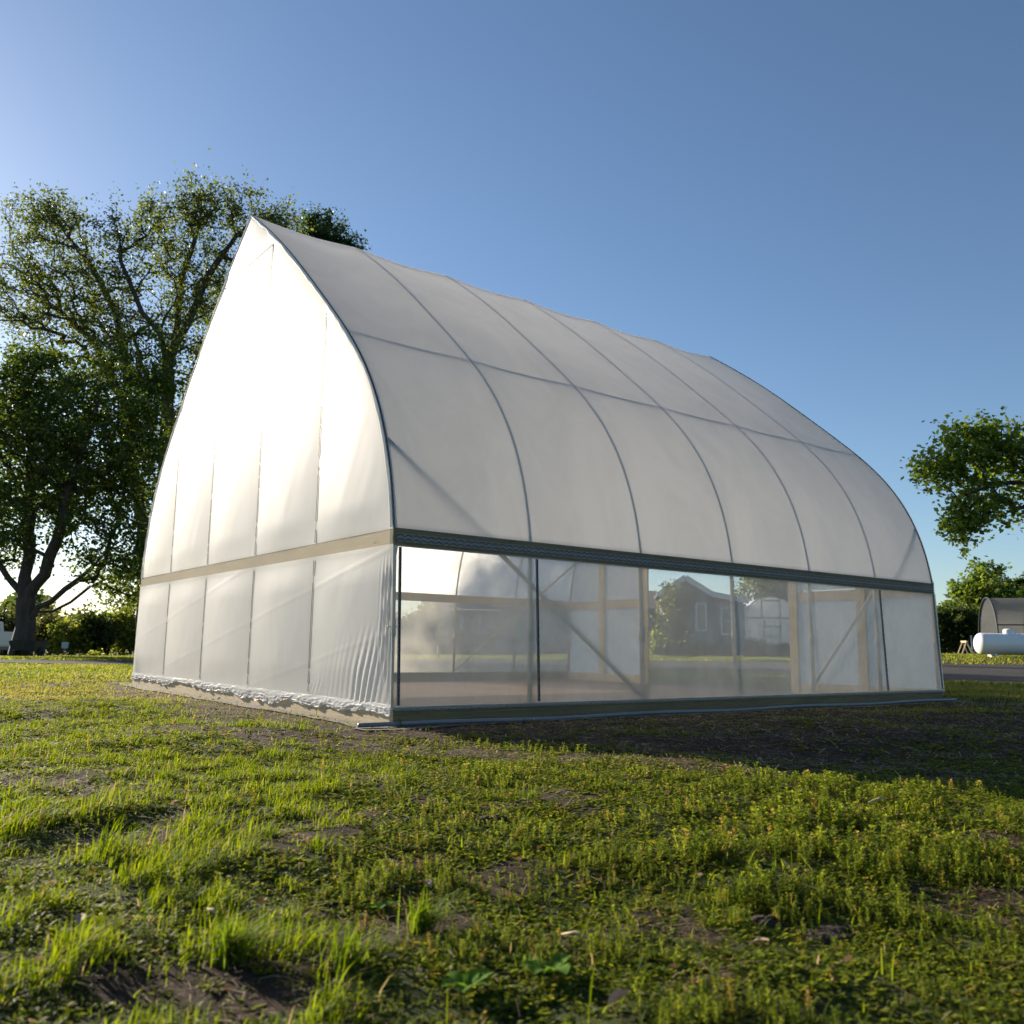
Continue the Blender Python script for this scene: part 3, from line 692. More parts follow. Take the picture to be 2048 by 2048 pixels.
for q, ix in enumerate([1498, 1513, 1528, 1546, 1562, 1578]):
    bush('conifer', ['pointed dark evergreen nearest the gabled house', 'dark evergreen second from the gabled house', 'dark evergreen third from the gabled house', 'low dark evergreen before the doorway of the small white hoop greenhouse', 'dark evergreen right of that doorway', 'dark evergreen beside the wooden doorway post'][q], ix, 41, 26, [1278, 1270, 1288, 1292, 1284, 1290][q], 1322, 46, 30, .10, (.015, .03, .01), (.035, .05, .018), 50+q, 'row of dark evergreens', 'evergreen', .2)
def hedge(label, ix0, ix1, D, top, seed):
    r = np.random.default_rng(seed); n = int((ix1-ix0)*90); ix = r.uniform(ix0, ix1, n); u = (ix-1024)/F*D
    dd_ = D+r.uniform(-.5, .5, n); x, y = xy(u, dd_); zt = zpx((ix0+ix1)/2, top, D)
    base = H(x, y); z = base+(zt-base)*r.random(n)**.6*(.85+.2*noise(ix, ix*0, .06, seed))
    V, F_, c = leaves(np.c_[x, y, z], .16, r, (.02, .035, .01), (.05, .07, .02))
    o = empty('hedge', (0, 0, 0), label=label, cat='hedge'); big_mesh('foliage', V, F_, M_leaf, o, colr=c)
    m = MB()
    for k in range(12):
        q = ix0+(ix1-ix0)*(k+.5)/12; a = px(q, D); m.tube([(a[0], a[1], a[2]-.1), (a[0]+.05, a[1], a[2]+.5), (a[0], a[1]+.05, zt-.4)], [.04, .03, .015], 5)
    m.build('stem', M_bark, o)
hedge('long low dark hedge running in front of the long house, behind the lawn strip', 780, 1010, 52, 1266, 61)

r = np.random.default_rng(77); n = 90000; az = r.uniform(-1.15, 1.15, n); D_ = r.uniform(120, 150, n); x = CAM[0]+D_*np.cos(YAW+az); y = CAM[1]+D_*np.sin(YAW+az)
tp_ = 1.8+4.0*noise(az*20, az*0, 1.0, 78)+2*noise(az*60, az*0, 1.0, 79); z = H(x, y)+tp_*r.random(n)**.8
V_, F_, C_ = leaves(np.c_[x, y, z], .85, r, (.04, .065, .015), (.11, .14, .035)); o = big_mesh('far_woods', V_, F_, M_leaf, colr=C_); tag(o, 'low band of distant woods along the horizon behind everything', 'woods', kind='stuff')
# ------------------------------------------------------------------ houses and the other greenhouses
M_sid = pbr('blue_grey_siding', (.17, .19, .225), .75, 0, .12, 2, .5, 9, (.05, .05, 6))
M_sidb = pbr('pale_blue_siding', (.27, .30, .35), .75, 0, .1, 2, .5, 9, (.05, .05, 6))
M_roofs = pbr('roof_shingles', (.13, .12, .115), .9, 0, .3, 9, .6, 30)
M_trim = pbr('white_trim', (.72, .72, .70), .5, 0, .05)
M_glass = pbr('window_glass', (.10, .12, .14), .12, 0, .2)
M_white = pbr('white_paint', (.80, .79, .76), .38, 0, .04, 2)
M_dark = pbr('dark_metal', (.035, .035, .038), .6, .2, .3, 8)
M_rub = pbr('black_rubber', (.02, .02, .02), .85, 0, .2)
M_red = pbr('red_paint', (.50, .03, .02), .4, 0, .1)
M_poly = film('white_poly', .04, .5, .5, .4)
def window(parent, x, z, w_, h_, y):     # on a wall facing -y
    m = MB(); t = .09
    for a, b in (((x-w_/2-t, y-.06, z-h_/2-t), (x-w_/2, y+.02, z+h_/2+t)), ((x+w_/2, y-.06, z-h_/2-t), (x+w_/2+t, y+.02, z+h_/2+t)),
                 ((x-w_/2, y-.06, z+h_/2), (x+w_/2, y+.02, z+h_/2+t)), ((x-w_/2, y-.06, z-h_/2-t), (x+w_/2, y+.02, z-h_/2)), ((x-w_/2, y-.05, z-.025), (x+w_/2, y+.015, z+.025))):
        m.box(a, b)
    o = m.build('window', M_trim, parent); m = MB(); m.box((x-w_/2, y-.03, z-h_/2), (x+w_/2, y+.01, z+h_/2)); m.build('pane', M_glass, o)
    return o
def facing(ix, D, turn=0):              # position and rotation so that local -y looks back at this spot's viewer side
    b = px(ix, D); return b, YAW-math.pi/2+turn
# gabled house
D = 47; b, rz = facing(1400, D, -.12); k = D/F; b = (b[0], b[1], b[2])
h1 = empty('house', b, rz, label='blue grey gabled house with two tall white framed windows, behind the lawn', cat='house')
def lz(iy, ix=1400): return zpx(ix, iy, D)-b[2]
xs_ = lambda ix: (ix-1400)*k
ap, br, re_, le = (xs_(1372), lz(1156)), (xs_(1424), lz(1189)), (xs_(1494), lz(1203)), (xs_(1318), lz(1192))
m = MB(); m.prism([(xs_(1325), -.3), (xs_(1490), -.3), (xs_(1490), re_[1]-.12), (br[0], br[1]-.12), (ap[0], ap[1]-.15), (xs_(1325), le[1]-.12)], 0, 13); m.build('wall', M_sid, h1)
m = MB()
for p, q in ((le, ap), (ap, br), (br, re_)):
    d = np.array(q)-np.array(p); n_ = np.array([-d[1], d[0]])/np.linalg.norm(d)*.14
    m.prism([tuple(p), tuple(q), tuple(np.array(q)+n_), tuple(np.array(p)+n_)], -.45, 13.4)
m.build('roof', M_roofs, h1)
m = MB()
for p, q in ((le, ap), (ap, br), (br, re_)):
    d = np.array(q)-np.array(p); n_ = np.array([-d[1], d[0]])/np.linalg.norm(d)*.16
    m.prism([tuple(np.array(p)-n_*.9), tuple(np.array(q)-n_*.9), tuple(np.array(q)+n_*.8), tuple(np.array(p)+n_*.8)], -.49, -.452)
m.build('fascia', M_trim, h1)
window(h1, xs_(1403), (lz(1208)+lz(1262))/2, .42, (1262-1208)*k*.92, 0)
window(h1, xs_(1452), (lz(1216)+lz(1268))/2, .42, (1268-1216)*k*.92, 0)
m = MB(); m.box((xs_(1487), -.05, -.2), (xs_(1490)+.03, .0, re_[1]-.14)); m.build('corner_board', M_trim, h1)
# low wing behind the gabled house running left
m = MB(); m.prism([(0, 0), (6, 0), (6, 2.5), (3, 3.55), (0, 2.5)], 0, -9, axis=0)
for v in m.v: v[:, 0] += xs_(1325); v[:, 1] += 2.5
m.build('wing', M_sid, h1)
m = MB()
for p, q in (((-.4, 2.38), (3, 3.58)), ((3, 3.58), (6.4, 2.38))):
    m.prism([p, q, (q[0], q[1]+.14), (p[0], p[1]+.14)], 0, -9.3, axis=0)
for v in m.v: v[:, 0] += xs_(1325)+.002; v[:, 1] += 2.5
m.build('wing_roof', M_roofs, h1)
# long house seen through the first panels
D = 58; b, rz = facing(985, D, .10); k = D/F
h2 = empty('house', b, rz, label='long pale blue house with a porch, seen hazily through the nearest clear panels', cat='house')
def lz(iy, ix=985): return zpx(ix, iy, D)-b[2]
xs_ = lambda ix: (ix-985)*k; ev = 3.1
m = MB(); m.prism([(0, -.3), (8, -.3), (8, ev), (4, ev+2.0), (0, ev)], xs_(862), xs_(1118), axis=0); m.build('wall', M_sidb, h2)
m = MB()
for p, q in (((-.6, ev-.25), (4, ev+2.02)), ((4, ev+2.02), (8.6, ev-.25))): m.prism([p, q, (q[0], q[1]+.15), (p[0], p[1]+.15)], xs_(862)-.5, xs_(1118)+.5, axis=0)
m.build('roof', M_roofs, h2)
for ix, w_, zz, hh in ((893, .9, 1.75, 1.3), (919, .9, 1.75, 1.3), (982, 1.0, 1.75, 1.3), (1062, .9, 1.7, 1.3), (1092, .9, 1.7, 1.3)): window(h2, xs_(ix), zz, w_, hh, 0)
m = MB(); m.box((xs_(939)-.5, -.05, .15), (xs_(939)+.5, .03, 2.3)); m.box((xs_(939)-.62, -.07, .15), (xs_(939)-.5, .03, 2.42)); m.box((xs_(939)+.5, -.07, .15), (xs_(939)+.62, .03, 2.42)); dr = m.build('door', M_trim, h2)
m = MB(); m.box((xs_(939)-.25, -.065, 1.2), (xs_(939)+.25, -.052, 2.1)); m.build('pane', M_glass, dr)
for ix in (925, 958, 1030):
    m = MB(); m.box((xs_(ix)-.07, -2.0, 0), (xs_(ix)+.07, -1.86, 2.62)); m.build('porch_post', M_trim, h2)
m = MB(); m.prism([(-2.2, 2.62), (0, 2.9), (0, 3.0), (-2.2, 2.72)], xs_(905), xs_(1045), axis=0); m.build('porch_roof', M_roofs, h2)
m = MB(); m.box((xs_(905), -2.1, -.2), (xs_(1045), -.01, .15)); m.build('porch_floor', M_wood, h2)
# small white hoop greenhouse behind
D = 49; b, rz = facing(1543, D, -.05); k = D/F
h3 = empty('small_greenhouse', b, rz, label='small white hoop greenhouse with a framed doorway, seen past the gabled house', cat='greenhouse')
Rw = 52*k; top = zpx(1543, 1194, D)-b[2]; wl = 2.0
arc = [(-Rw, -.1), (-Rw, wl)]+[(-Rw*math.cos(t), wl+(top-wl)*math.sin(t)) for t in np.linspace(.15, math.pi-.15, 17)]+[(Rw, wl), (Rw, -.1)]
m = MB(); A = np.array(arc); G = np.stack([np.c_[A[:, 0], np.full(len(A), yy_), A[:, 1]] for yy_ in np.linspace(0, 12, 9)]); m.grid(G); m.build('cover', M_poly, h3, True)
m = MB(); m.add([(p[0], 0.0, p[1]) for p in arc], [tuple(range(len(arc)))]); m.build('end_panel', M_poly, h3)
for yy_ in (-.03, 4, 8, 12):
    m = MB(); m.tube([(p[0]*.985 if yy_ > 0 else p[0], yy_, p[1]-(.03 if yy_ > 0 else 0)) for p in arc], .035, 6); m.build('hoop', M_galv, h3, True)
m = MB(); dx0, dx1, dz = -14*k, 17*k, (1302-1238)*k-.25
for a_, b_ in (((dx0, dz+.35), (dx0, -.1)), ((dx1, dz+.35), (dx1, -.1)), ((dx0, dz), (dx1, dz)), ((-Rw, wl), (Rw, wl)), ((-19*k, wl), (-19*k, top-.12)), ((17*k, wl), (17*k, top-.12)), ((-19*k, top-.2), (17*k, top-.2)), ((dx0, 1.0), (dx1, 1.0))):
    m.tube([(a_[0], -.05, a_[1]), (b_[0], -.05, b_[1])], .04, 6)
m.build('door_frame', M_galv, h3)
# grey shade tunnel behind the propane tank
D = 56; k = D/F; b = px(1972, D); rz = YAW-math.pi/2-.31
def shade(N):
    v = N.pos(); d_ = N('BsdfDiffuse'); d_.inputs[0].default_value = (.20, .20, .20, 1); t_ = N('BsdfTransparent'); l_ = N('BsdfTranslucent'); l_.inputs[0].default_value = (.30, .30, .29, 1)
    N.out(N.msh(N.ramp(N.noise(.9, 5, v), [(.3, (.12,)*3), (.7, (.3,)*3)]), N.msh(.45, d_.outputs[0], l_.outputs[0]), t_.outputs[0]))
M_shade = mat('shade_cloth', shade)
h4 = empty('shade_tunnel', b, rz, label='grey shade cloth tunnel on hoops behind the white propane tank', cat='tunnel greenhouse')
ht_ = zpx(2010, 1197, D)-b[2]; hw_ = 3.0
arc = [(hw_*math.cos(t), ht_*math.sin(t)**.75 if math.sin(t) > 0 else 0) for t in np.linspace(0, math.pi, 25)]
A = np.array(arc); G = np.stack([np.c_[np.full(len(A), xx), A[:, 0], A[:, 1]] for xx in np.linspace(0, 16, 17)]); m = MB(); m.grid(G); m.build('cover', M_shade, h4, True)
for xx in (0, 2.6, 5.2, 7.8, 10.4, 13, 16):
    m = MB(); m.tube([(xx, p[0]*1.005, p[1]+.02) for p in arc], .045, 6); m.build('hoop', M_dark, h4, True)
m = MB(); m.tube([(0, -hw_*.93, ht_*.5), (16, -hw_*.93, ht_*.5)], .04, 6); m.build('purlin', M_dark, h4)
# ------------------------------------------------------------------ propane tank
D = 41; k = D/F; b = px(2005, D); rad = .49
tk = empty('propane_tank', b, YAW-math.pi/2, label='long white horizontal propane tank with a domed lid on the lawn at the right edge', cat='propane tank')
Lt = 3.1; x0 = (1946-2005)*k
prof = [(.001, -.24)]+[(rad*math.sin(a), -.24*math.cos(a)) for a in np.linspace(.15, math.pi/2, 10)]
prof = [(r_, x0+.24+a_) for r_, a_ in prof]; prof += [(rad, x0+.24+Lt-.24)]+[(rad*math.cos(a), x0+Lt+.24*math.sin(a)) for a in np.linspace(.1, math.pi/2-.01, 9)]
zc = .12+rad; m = MB(); m.lathe(prof, 40, 0, (0, 0, zc)); m.build('tank_body', M_white, tk, True)
m = MB(); xd = (2012-2005)*k+.02; m.lathe([(.23, zc+rad-.05), (.235, zc+rad+.14), (.20, zc+rad+.19), (.10, zc+rad+.215), (.002, zc+rad+.22)], 28, 2, (xd, 0, 0)); m.build('lid', M_white, tk, True)
for xx in (x0+.75, x0+Lt-.6):
    m = MB(); m.box((xx-.05, -.33, -.08), (xx+.05, .33, .16)); m.build('foot', M_white, tk)
for xx in (x0+.26, x0+1.95):
    m = MB(); m.lathe([(rad+.001, xx-.012), (rad+.007, xx-.008), (rad+.007, xx+.008), (rad+.001, xx+.012)], 40, 0, (0, 0, zc)); m.build('weld_band', M_white, tk, True)
m = MB(); xg = (2048-2005)*k; m.tube([(xg-.02, -.40, zc+.42), (xg-.03, -.49, zc+.28), (xg+.03, -.51, zc+.16), (xg+.14, -.51, zc+.13)], .014, 6); m.build('fuel_line', M_dark, tk, True)
# small wooden sawhorse and a stake beside the tank
b = px(1924, 48); t = empty('sawhorse', b, .7, label='small weathered sawhorse left of the propane tank, before the shrubs', cat='sawhorse')
m = MB(); m.box((-.55, -.05, .62), (.55, .05, .72)); m.build('beam', M_pine, t)
for sx in (-.4, .4):
    for sy in (-1, 1): m = MB(); m.tube([(sx, 0, .66), (sx*1.12, sy*.28, -.05)], .035, 4); m.build('leg', M_pine, t)
b = px(1938, 47); m = MB(); m.box((-.03, -.03, -.1), (.03, .03, 1.0), .3, b); m.tube([(b[0]-.3, b[1], b[2]+.35), (b[0]+.35, b[1]+.1, b[2]+.30)], .03, 5)
tag(m.build('stake', M_trim), 'pale upright stake just left of the propane tank end', 'stake')
# ------------------------------------------------------------------ pickup, trailer and small sign on the left
D = 42; k = D/F; b = px(4, D); b = (b[0], b[1], b[2]-.12)
rz = YAW-math.pi/2+.78
tr = empty('pickup_truck', b, rz, label='white pickup seen from behind at the left edge beside the big tree', cat='pickup truck')
# local: -y is the tail, x across, length along +y
m = MB(); m.prism([(0, .62), (0, 1.32), (2.1, 1.32), (2.1, .55), (1.75, .55), (1.62, .8), (1.3, .92), (.98, .8), (.85, .55), (.1, .55)], -.98, .98, axis=0); m.build('bed', M_white, tr, bevel=.03)
m = MB(); m.box((-.78, -.045, .66), (.78, -.003, 1.26)); tg = m.build('tailgate', M_white, tr, bevel=.015)
m = MB(); m.box((-.12, -.06, 1.03), (.12, -.046, 1.13)); m.build('handle', M_dark, tg)
m = MB(); m.box((-.95, -.16, .45), (.95, -.005, .60)); m.build('bumper', M_alu, tr, bevel=.02)
m = MB(); m.box((-.16, -.172, .46), (.16, -.162, .58)); m.build('number_plate', M_trim, tr)
for s_ in (-1, 1):
    m = MB(); m.box((s_*.885-.085, -.03, .74), (s_*.885+.085, -.002, 1.22)); m.build('taillight', M_red, tr, bevel=.01)
m = MB(); m.prism([(2.12, .50), (2.12, 1.34), (2.35, 1.82), (3.35, 1.84), (4.0, 1.33), (5.15, 1.22), (5.3, .95), (5.3, .45), (4.95, .45), (4.8, .75), (4.45, .88), (4.1, .75), (3.95, .45)], -.97, .97, axis=0); m.build('cab', M_white, tr, bevel=.05)
m = MB(); m.prism([(2.135, 1.36), (2.33, 1.76), (2.30, 1.77), (2.10, 1.38)], -.75, .75, axis=0); m.build('rear_window', M_glass, tr)
for s_ in (-1, 1):
    m = MB(); m.prism([(2.5, 1.36), (2.6, 1.75), (3.3, 1.76), (3.75, 1.36)], s_*.975-.006, s_*.975+.006, axis=0); m.build('side_window', M_glass, tr)
    for yy_ in (1.3, 4.45):
        m = MB(); m.lathe([(.20, -.1), (.37, -.11), (.385, -.05), (.385, .05), (.37, .11), (.20, .1)], 24, 0, (s_*.85, yy_, .38)); wh = m.build('wheel', M_rub, tr, True)
        m = MB(); m.lathe([(.002, -.06), (.2, -.08), (.2, .08), (.002, .06)], 20, 0, (s_*.85, yy_, .38)); m.build('rim', M_alu, wh, True)
D = 39; b = px(74, D); t = empty('utility_trailer', b, YAW-math.pi/2+.1, label='small dark trailer with flared sides parked against the foot of the big tree', cat='trailer')
m = MB(); V_ = [(-.45, -.6, .28), (.45, -.6, .28), (.45, .6, .28), (-.45, .6, .28), (-.55, -.72, .70), (.55, -.72, .70), (.55, .72, .70), (-.55, .72, .70)]
m.add(V_, [(3, 2, 1, 0), (0, 1, 5, 4), (1, 2, 6, 5), (2, 3, 7, 6), (3, 0, 4, 7)]); m.add(np.array(V_)*np.array([.93, .93, 1])+np.array([0, 0, .03]), [(0, 1, 2, 3), (4, 5, 1, 0), (5, 6, 2, 1), (6, 7, 3, 2), (7, 4, 0, 3)]); m.build('tub', M_dark, t)
for s_ in (-1, 1):
    m = MB(); m.lathe([(.08, -.06), (.23, -.07), (.245, 0), (.23, .07), (.08, .06)], 20, 0, (s_*.50, .05, .22)); m.build('wheel', M_rub, t, True)
m = MB(); m.tube([(0, -.6, .32), (0, -1.5, .30)], .03, 6); m.build('drawbar', M_dark, t)
D = 44; b = px(145, D); t = empty('small_sign', b, YAW-math.pi/2, label='small pale blue blank sign on a thin stake among the shrubs', cat='sign')
m = MB(); m.box((-.16, -.012, .42), (.16, .012, .72)); m.build('panel', pbr('pale_blue_panel', (.42, .52, .66), .5), t, bevel=.004); m = MB(); m.tube([(0, .02, -.05), (0, .02, .6)], .012, 5); m.build('stake', M_galv, t)
b = px(882, 38); m = MB(); m.tube([(b[0], b[1], b[2]-.05), (b[0], b[1], b[2]+.40)], .03, 8); m.lathe([(.03, .40), (.05, .44), (.03, .50), (.002, .51)], 10, 2, b); tag(m.build('marker_post', M_trim, None, True), 'short white marker post standing on the lawn before the long house', 'post')
# red garden cart on the lawn
D = 50; b = px(1112, D); t = empty('garden_cart', b, .4, label='red garden cart parked on the lawn by the long house', cat='garden cart')
m = MB(); m.box((-.42, -.28, .34), (.42, .28, .38)); m.box((-.42, -.28, .381), (.42, -.25, .60)); m.box((-.42, .25, .381), (.42, .28, .60)); m.box((-.42, -.249, .381), (-.39, .249, .60)); m.box((.39, -.249, .381), (.42, .249, .60)); m.build('tray', M_red, t)
for sx in (-.3, .3):
    for sy in (-.33, .33): m = MB(); m.lathe([(.04, -.03), (.15, -.035), (.16, 0), (.15, .035), (.04, .03)], 16, 1, (sx, sy, .16)); m.build('wheel', M_rub, t, True)
m = MB(); m.tube([(.42, 0, .34), (.75, 0, .6), (.85, 0, .85)], .018, 6); m.tube([(.85, -.14, .85), (.85, .14, .85)], .018, 6); m.build('handle', M_red, t)


# ------------------------------------------------------------------ grass, weeds, straw
gr_ = np.random.default_rng(101)
def sample(d0, d1, dens, wmul=.60, extra=1.0):        # points in the view wedge, with a margin at the sides
    umax = wmul*d1+extra; n = int(2*umax*(d1-d0)*dens); u = gr_.uniform(-umax, umax, n); d = gr_.uniform(d0, d1, n)
    k = np.abs(u) < wmul*d+extra; x, y = xy(u[k], d[k]); k = (foot(x, y) > .10)
    return x[k], y[k]
def grassy(x, y):       # 1 = long grass, 0 = creeping weeds
    u, d = ud(x, y); n = noise(x, y, 1.3, 81)*.55+noise(x, y, 3.5, 82)*.45
    a = sst(-(u/np.maximum(d, .5)), .02, .34)
    far = sst(d, 6.5, 9.5); a = np.maximum(a*(1-sst(d, 8, 10)*.2), far*.9)
    return np.clip(sst(a+(n-.5)*.9, .35, .65), 0, 1)
def instance(x, y, tv, tf, sc_, tilt, lift=-.004):
    n = len(x); yaw = gr_.uniform(0, 2*np.pi, n); c, s_ = np.cos(yaw), np.sin(yaw); ta = gr_.uniform(0, 2*np.pi, n); tm = gr_.normal(0, tilt, n)
    V = tv[None]*sc_[:, None, None]; Vx = V[..., 0]*c[:, None]-V[..., 1]*s_[:, None]; Vy = V[..., 0]*s_[:, None]+V[..., 1]*c[:, None]; Vz = V[..., 2]
    Vx = Vx+Vz*(tm*np.cos(ta))[:, None]; Vy = Vy+Vz*(tm*np.sin(ta))[:, None]
    P_ = np.stack([Vx+x[:, None], Vy+y[:, None], Vz+(H(x, y)+lift)[:, None]], -1)
    Fn = tf[None]+(np.arange(n)*len(tv))[:, None, None]
    return P_.reshape(-1, 3), Fn.reshape(-1, tf.shape[1])
def blades(x, y, h, wd, c1, c2, lean=.35, dryf=.06):
    n = len(x); a = gr_.uniform(0, 2*np.pi, n); le = np.abs(gr_.normal(lean+.15, .38, n)); dx, dy = np.cos(a)+RH[0]*.8, np.sin(a)+RH[1]*.8; fa = a+np.pi/2+gr_.normal(0, .5, n)
    sx, sy = np.cos(fa)*wd/2, np.sin(fa)*wd/2; z0 = H(x, y)-.004; V = []
    for t, w_ in ((0, .8), (.4, 1.0), (.75, .7), (1.0, .08)):
        ox = dx*le*h*t*t; oy = dy*le*h*t*t; oz = h*t*(1-.35*le*t*t)
        V.append(np.stack([x+ox-sx*w_, y+oy-sy*w_, z0+oz], -1)); V.append(np.stack([x+ox+sx*w_, y+oy+sy*w_, z0+oz], -1))
    V = np.stack(V, 1); f = np.array([(0, 1, 3, 2), (2, 3, 5, 4), (4, 5, 7, 6)]); Fn = f[None]+(np.arange(n)*8)[:, None, None]
    c = mixc(c1, c2, gr_.random(n)**1.2)*gr_.uniform(.8, 1.2, n)[:, None]; dr_ = gr_.random(n) < dryf
    c[dr_] = mixc((.16, .13, .06), (.30, .24, .12), gr_.random(dr_.sum()))
    return V.reshape(-1, 3), Fn.reshape(-1, 4), np.repeat(c, 8, 0)
def sprig(nw, h, r_, ll, lw, seed):       # upright leafy stem
    q = np.random.default_rng(seed); V = []; F_ = []
    for a in (0, math.pi/2):
        n0 = len(V); w_ = .0012; V += [(-w_*math.cos(a), -w_*math.sin(a), 0), (w_*math.cos(a), w_*math.sin(a), 0), (w_*math.cos(a)*.5, w_*math.sin(a)*.5, h*.95), (-w_*math.cos(a)*.5, -w_*math.sin(a)*.5, h*.95)]
        F_.append((n0, n0+1, n0+2, n0+3))
    for k in range(nw):
        z = h*(.15+.85*(k+.5*q.random())/nw); a0 = k*.9; m_ = 4
        for j in range(m_):
            a = a0+j*2*math.pi/m_+q.normal(0, .3); el = .35+.5*k/nw+q.normal(0, .3); L_ = ll*(1-.35*k/nw)*q.uniform(.7, 1.2)
            d_ = np.array([math.cos(a)*math.cos(el), math.sin(a)*math.cos(el), math.sin(el)]); s_ = np.array([-math.sin(a), math.cos(a), 0])*lw*.5
            o_ = np.array([0, 0, z])+d_*r_; n0 = len(V); md = o_+d_*L_*.55+np.array([0, 0, -.0006])
            V += [tuple(o_), tuple(md+s_), tuple(o_+d_*L_-np.array([0, 0, L_*.15])), tuple(md-s_)]; F_.append((n0, n0+1, n0+2, n0+3))
    return np.array(V), np.array(F_)
def rosette(n_, R_, lw, seed):            # flat creeping rosette
    q = np.random.default_rng(seed); V = []; F_ = []
    for k in range(n_):
        a = q.uniform(0, 6.28); el = q.uniform(.05, .7); L_ = R_*q.uniform(.5, 1.1); d_ = np.array([math.cos(a)*math.cos(el), math.sin(a)*math.cos(el), math.sin(el)])
        s_ = np.array([-math.sin(a), math.cos(a), q.normal(0, .25)])*lw*.5*q.uniform(.7, 1.3); o_ = d_*L_*q.uniform(.05, .5)+np.array([0, 0, .002]); md = o_+d_*L_*.5; n0 = len(V)
        V += [tuple(o_), tuple(md+s_), tuple(o_+d_*L_-np.array([0, 0, L_*.2])), tuple(md-s_)]; F_.append((n0, n0+1, n0+2, n0+3))
    return np.array(V), np.array(F_)
def gather(L_):
    V = []; F_ = []; C_ = []; n = 0
    for v, f, c in L_: V.append(v); F_.append(f+n); C_.append(c); n += len(v)
    return np.concatenate(V), np.concatenate(F_), np.concatenate(C_)
def keep(x, y, p):
    k = gr_.random(len(x)) < p; return x[k], y[k]
def dim(x, y):          # same shadow zone, put into the plants as shorter, sparser growth
    return sst(-y, -.2, .2)*sst(x+y*.1, -.1, .6)*(1-sst(-y, 3.4, 4.6))
# long and short grass blades
GA, GB = (.075, .12, .012), (.18, .22, .03)
out = []
for d0, d1, dens, wd, hs in ((.9, 2.6, 13000, .0030, 1), (2.6, 5, 8000, .0036, 1), (5, 9, 4200, .0052, .85)):
    x, y = sample(d0, d1, dens); cl = noise(x, y, 9, 83); gz = grassy(x, y); x, y = keep(x, y, np.clip(gz*(.10+1.25*sst(cl, .35, .75)), .02, 1)*(.25+.75*sst(noise(x, y, 17, 90), .2, .5))*(1-bare(x, y)*.92))
    cl = noise(x, y, 9, 83); h = (.016+.080*cl*cl*gr_.uniform(.35, 1.5, len(x)))*hs*(1-.5*dim(x, y)); h = h*(.75+.5*sst(noise(x, y, 1.1, 84), .4, .7))
    out.append(blades(x, y, h, wd*gr_.uniform(.7, 1.3, len(x)), GA, GB))
for d0, d1, dens, wd, hs in ((9, 14, 1700, .011, .036), (14, 24, 480, .022, .05), (24, 48, 140, .05, .08)):
    x, y = sample(d0, d1, dens, .66, 3); u, d = ud(x, y); pq = (u/d*F+1024)
    la = np.interp(pq, [0, 400, 900, 1400, 1800, 2400], [22.6, 22.6, 23.6, 23.6, 19.6, 14.6]); lb_ = np.interp(pq, [0, 400, 900, 1400, 1800, 2400], [28.3, 28.3, 36.3, 34.3, 32.3, 30.3])
    ok = ~((d > la) & (d < lb_)); x, y = x[ok], y[ok]; x, y = keep(x, y, (1-bare(x, y)*.9)*(.35+.65*sst(noise(x, y, .8, 85), .3, .6)))
    dry = sst(noise(x, y, .45, 86), .35, .7)*(1-sst(ud(x, y)[1], 14, 20)*.6); v, f, c = blades(x, y, hs*gr_.uniform(.6, 1.4, len(x)), wd*gr_.uniform(.7, 1.3, len(x)), GA, (.23, .26, .05), .5, .10)
    dr8 = np.repeat(dry, 8)[:, None]; c = c*(1-dr8*.55)+np.array((.27, .23, .07))*dr8*.55; out.append((v, f, c))
V_, F_, C_ = gather(out); o = big_mesh('grass', V_, F_, M_grass, colr=C_); tag(o, 'green grass blades growing across the yard, longest in the near left corner', 'grass', kind='stuff')
# creeping weeds: upright sprigs and low rosettes
out = []
def wcol(n, k): 
    c = mixc((.062, .10, .015), (.20, .23, .038), gr_.random(n)); y_ = gr_.random(n) < .06; c[y_] = mixc((.24, .22, .04), (.30, .22, .07), gr_.random(y_.sum())); return np.repeat(c*gr_.uniform(.75, 1.25, n)[:, None], k, 0)
for d0, d1, dens, nw, sc0 in ((.9, 2.8, 3400, 8, 1.0), (2.8, 5.2, 2300, 5, 1.1), (5.2, 9, 1000, 4, 1.2)):
    for sd_ in range(3):
        tv, tf = sprig(nw, .042, .002, .0085 if nw > 5 else .012, .0052 if nw > 5 else .0075, 200+sd_+nw)
        x, y = sample(d0, d1, dens/3); cl = noise(x, y, 4.5, 87)*.6+noise(x, y, 12, 88)*.4
        x, y = keep(x, y, (1-grassy(x, y)*.85)*(1-bare(x, y)*.96)*sst(cl, .36, .62)*sst(noise(x, y, 19, 91), .15, .55)*(1-.7*dim(x, y)))
        cl = noise(x, y, 5, 87); s_ = sc0*(.22+.95*cl)*gr_.uniform(.4, 1.45, len(x))*(.6+.8*noise(x, y, 1.4, 92))*(1-.45*dim(x, y)); v, f = instance(x, y, tv, tf, s_, .28); out.append((v, f, wcol(len(x), len(tv))))
for d0, d1, dens, nl, R_ in ((.9, 2.8, 8000, 12, .017), (2.8, 5.2, 4200, 8, .022), (5.2, 9.5, 1500, 6, .034), (9.5, 15, 260, 5, .06)):
    for sd_ in range(3):
        tv, tf = rosette(nl, R_, R_*.36, 300+sd_+nl); x, y = sample(d0, d1, dens/3)
        x, y = keep(x, y, (1-grassy(x, y)*.6)*(1-bare(x, y)*.9)*(.30+.70*sst(noise(x, y, 7, 89), .32, .6))*(1-.35*dim(x, y))); s_ = gr_.uniform(.6, 1.4, len(x)); v, f = instance(x, y, tv, tf, s_, .2); out.append((v, f, wcol(len(x), len(tv))*.9))
V_, F_, C_ = gather(out); o = big_mesh('weeds', V_, F_, M_grass, colr=C_); tag(o, 'low creeping leafy weeds matted over the yard in front of the greenhouse', 'weeds', kind='stuff')
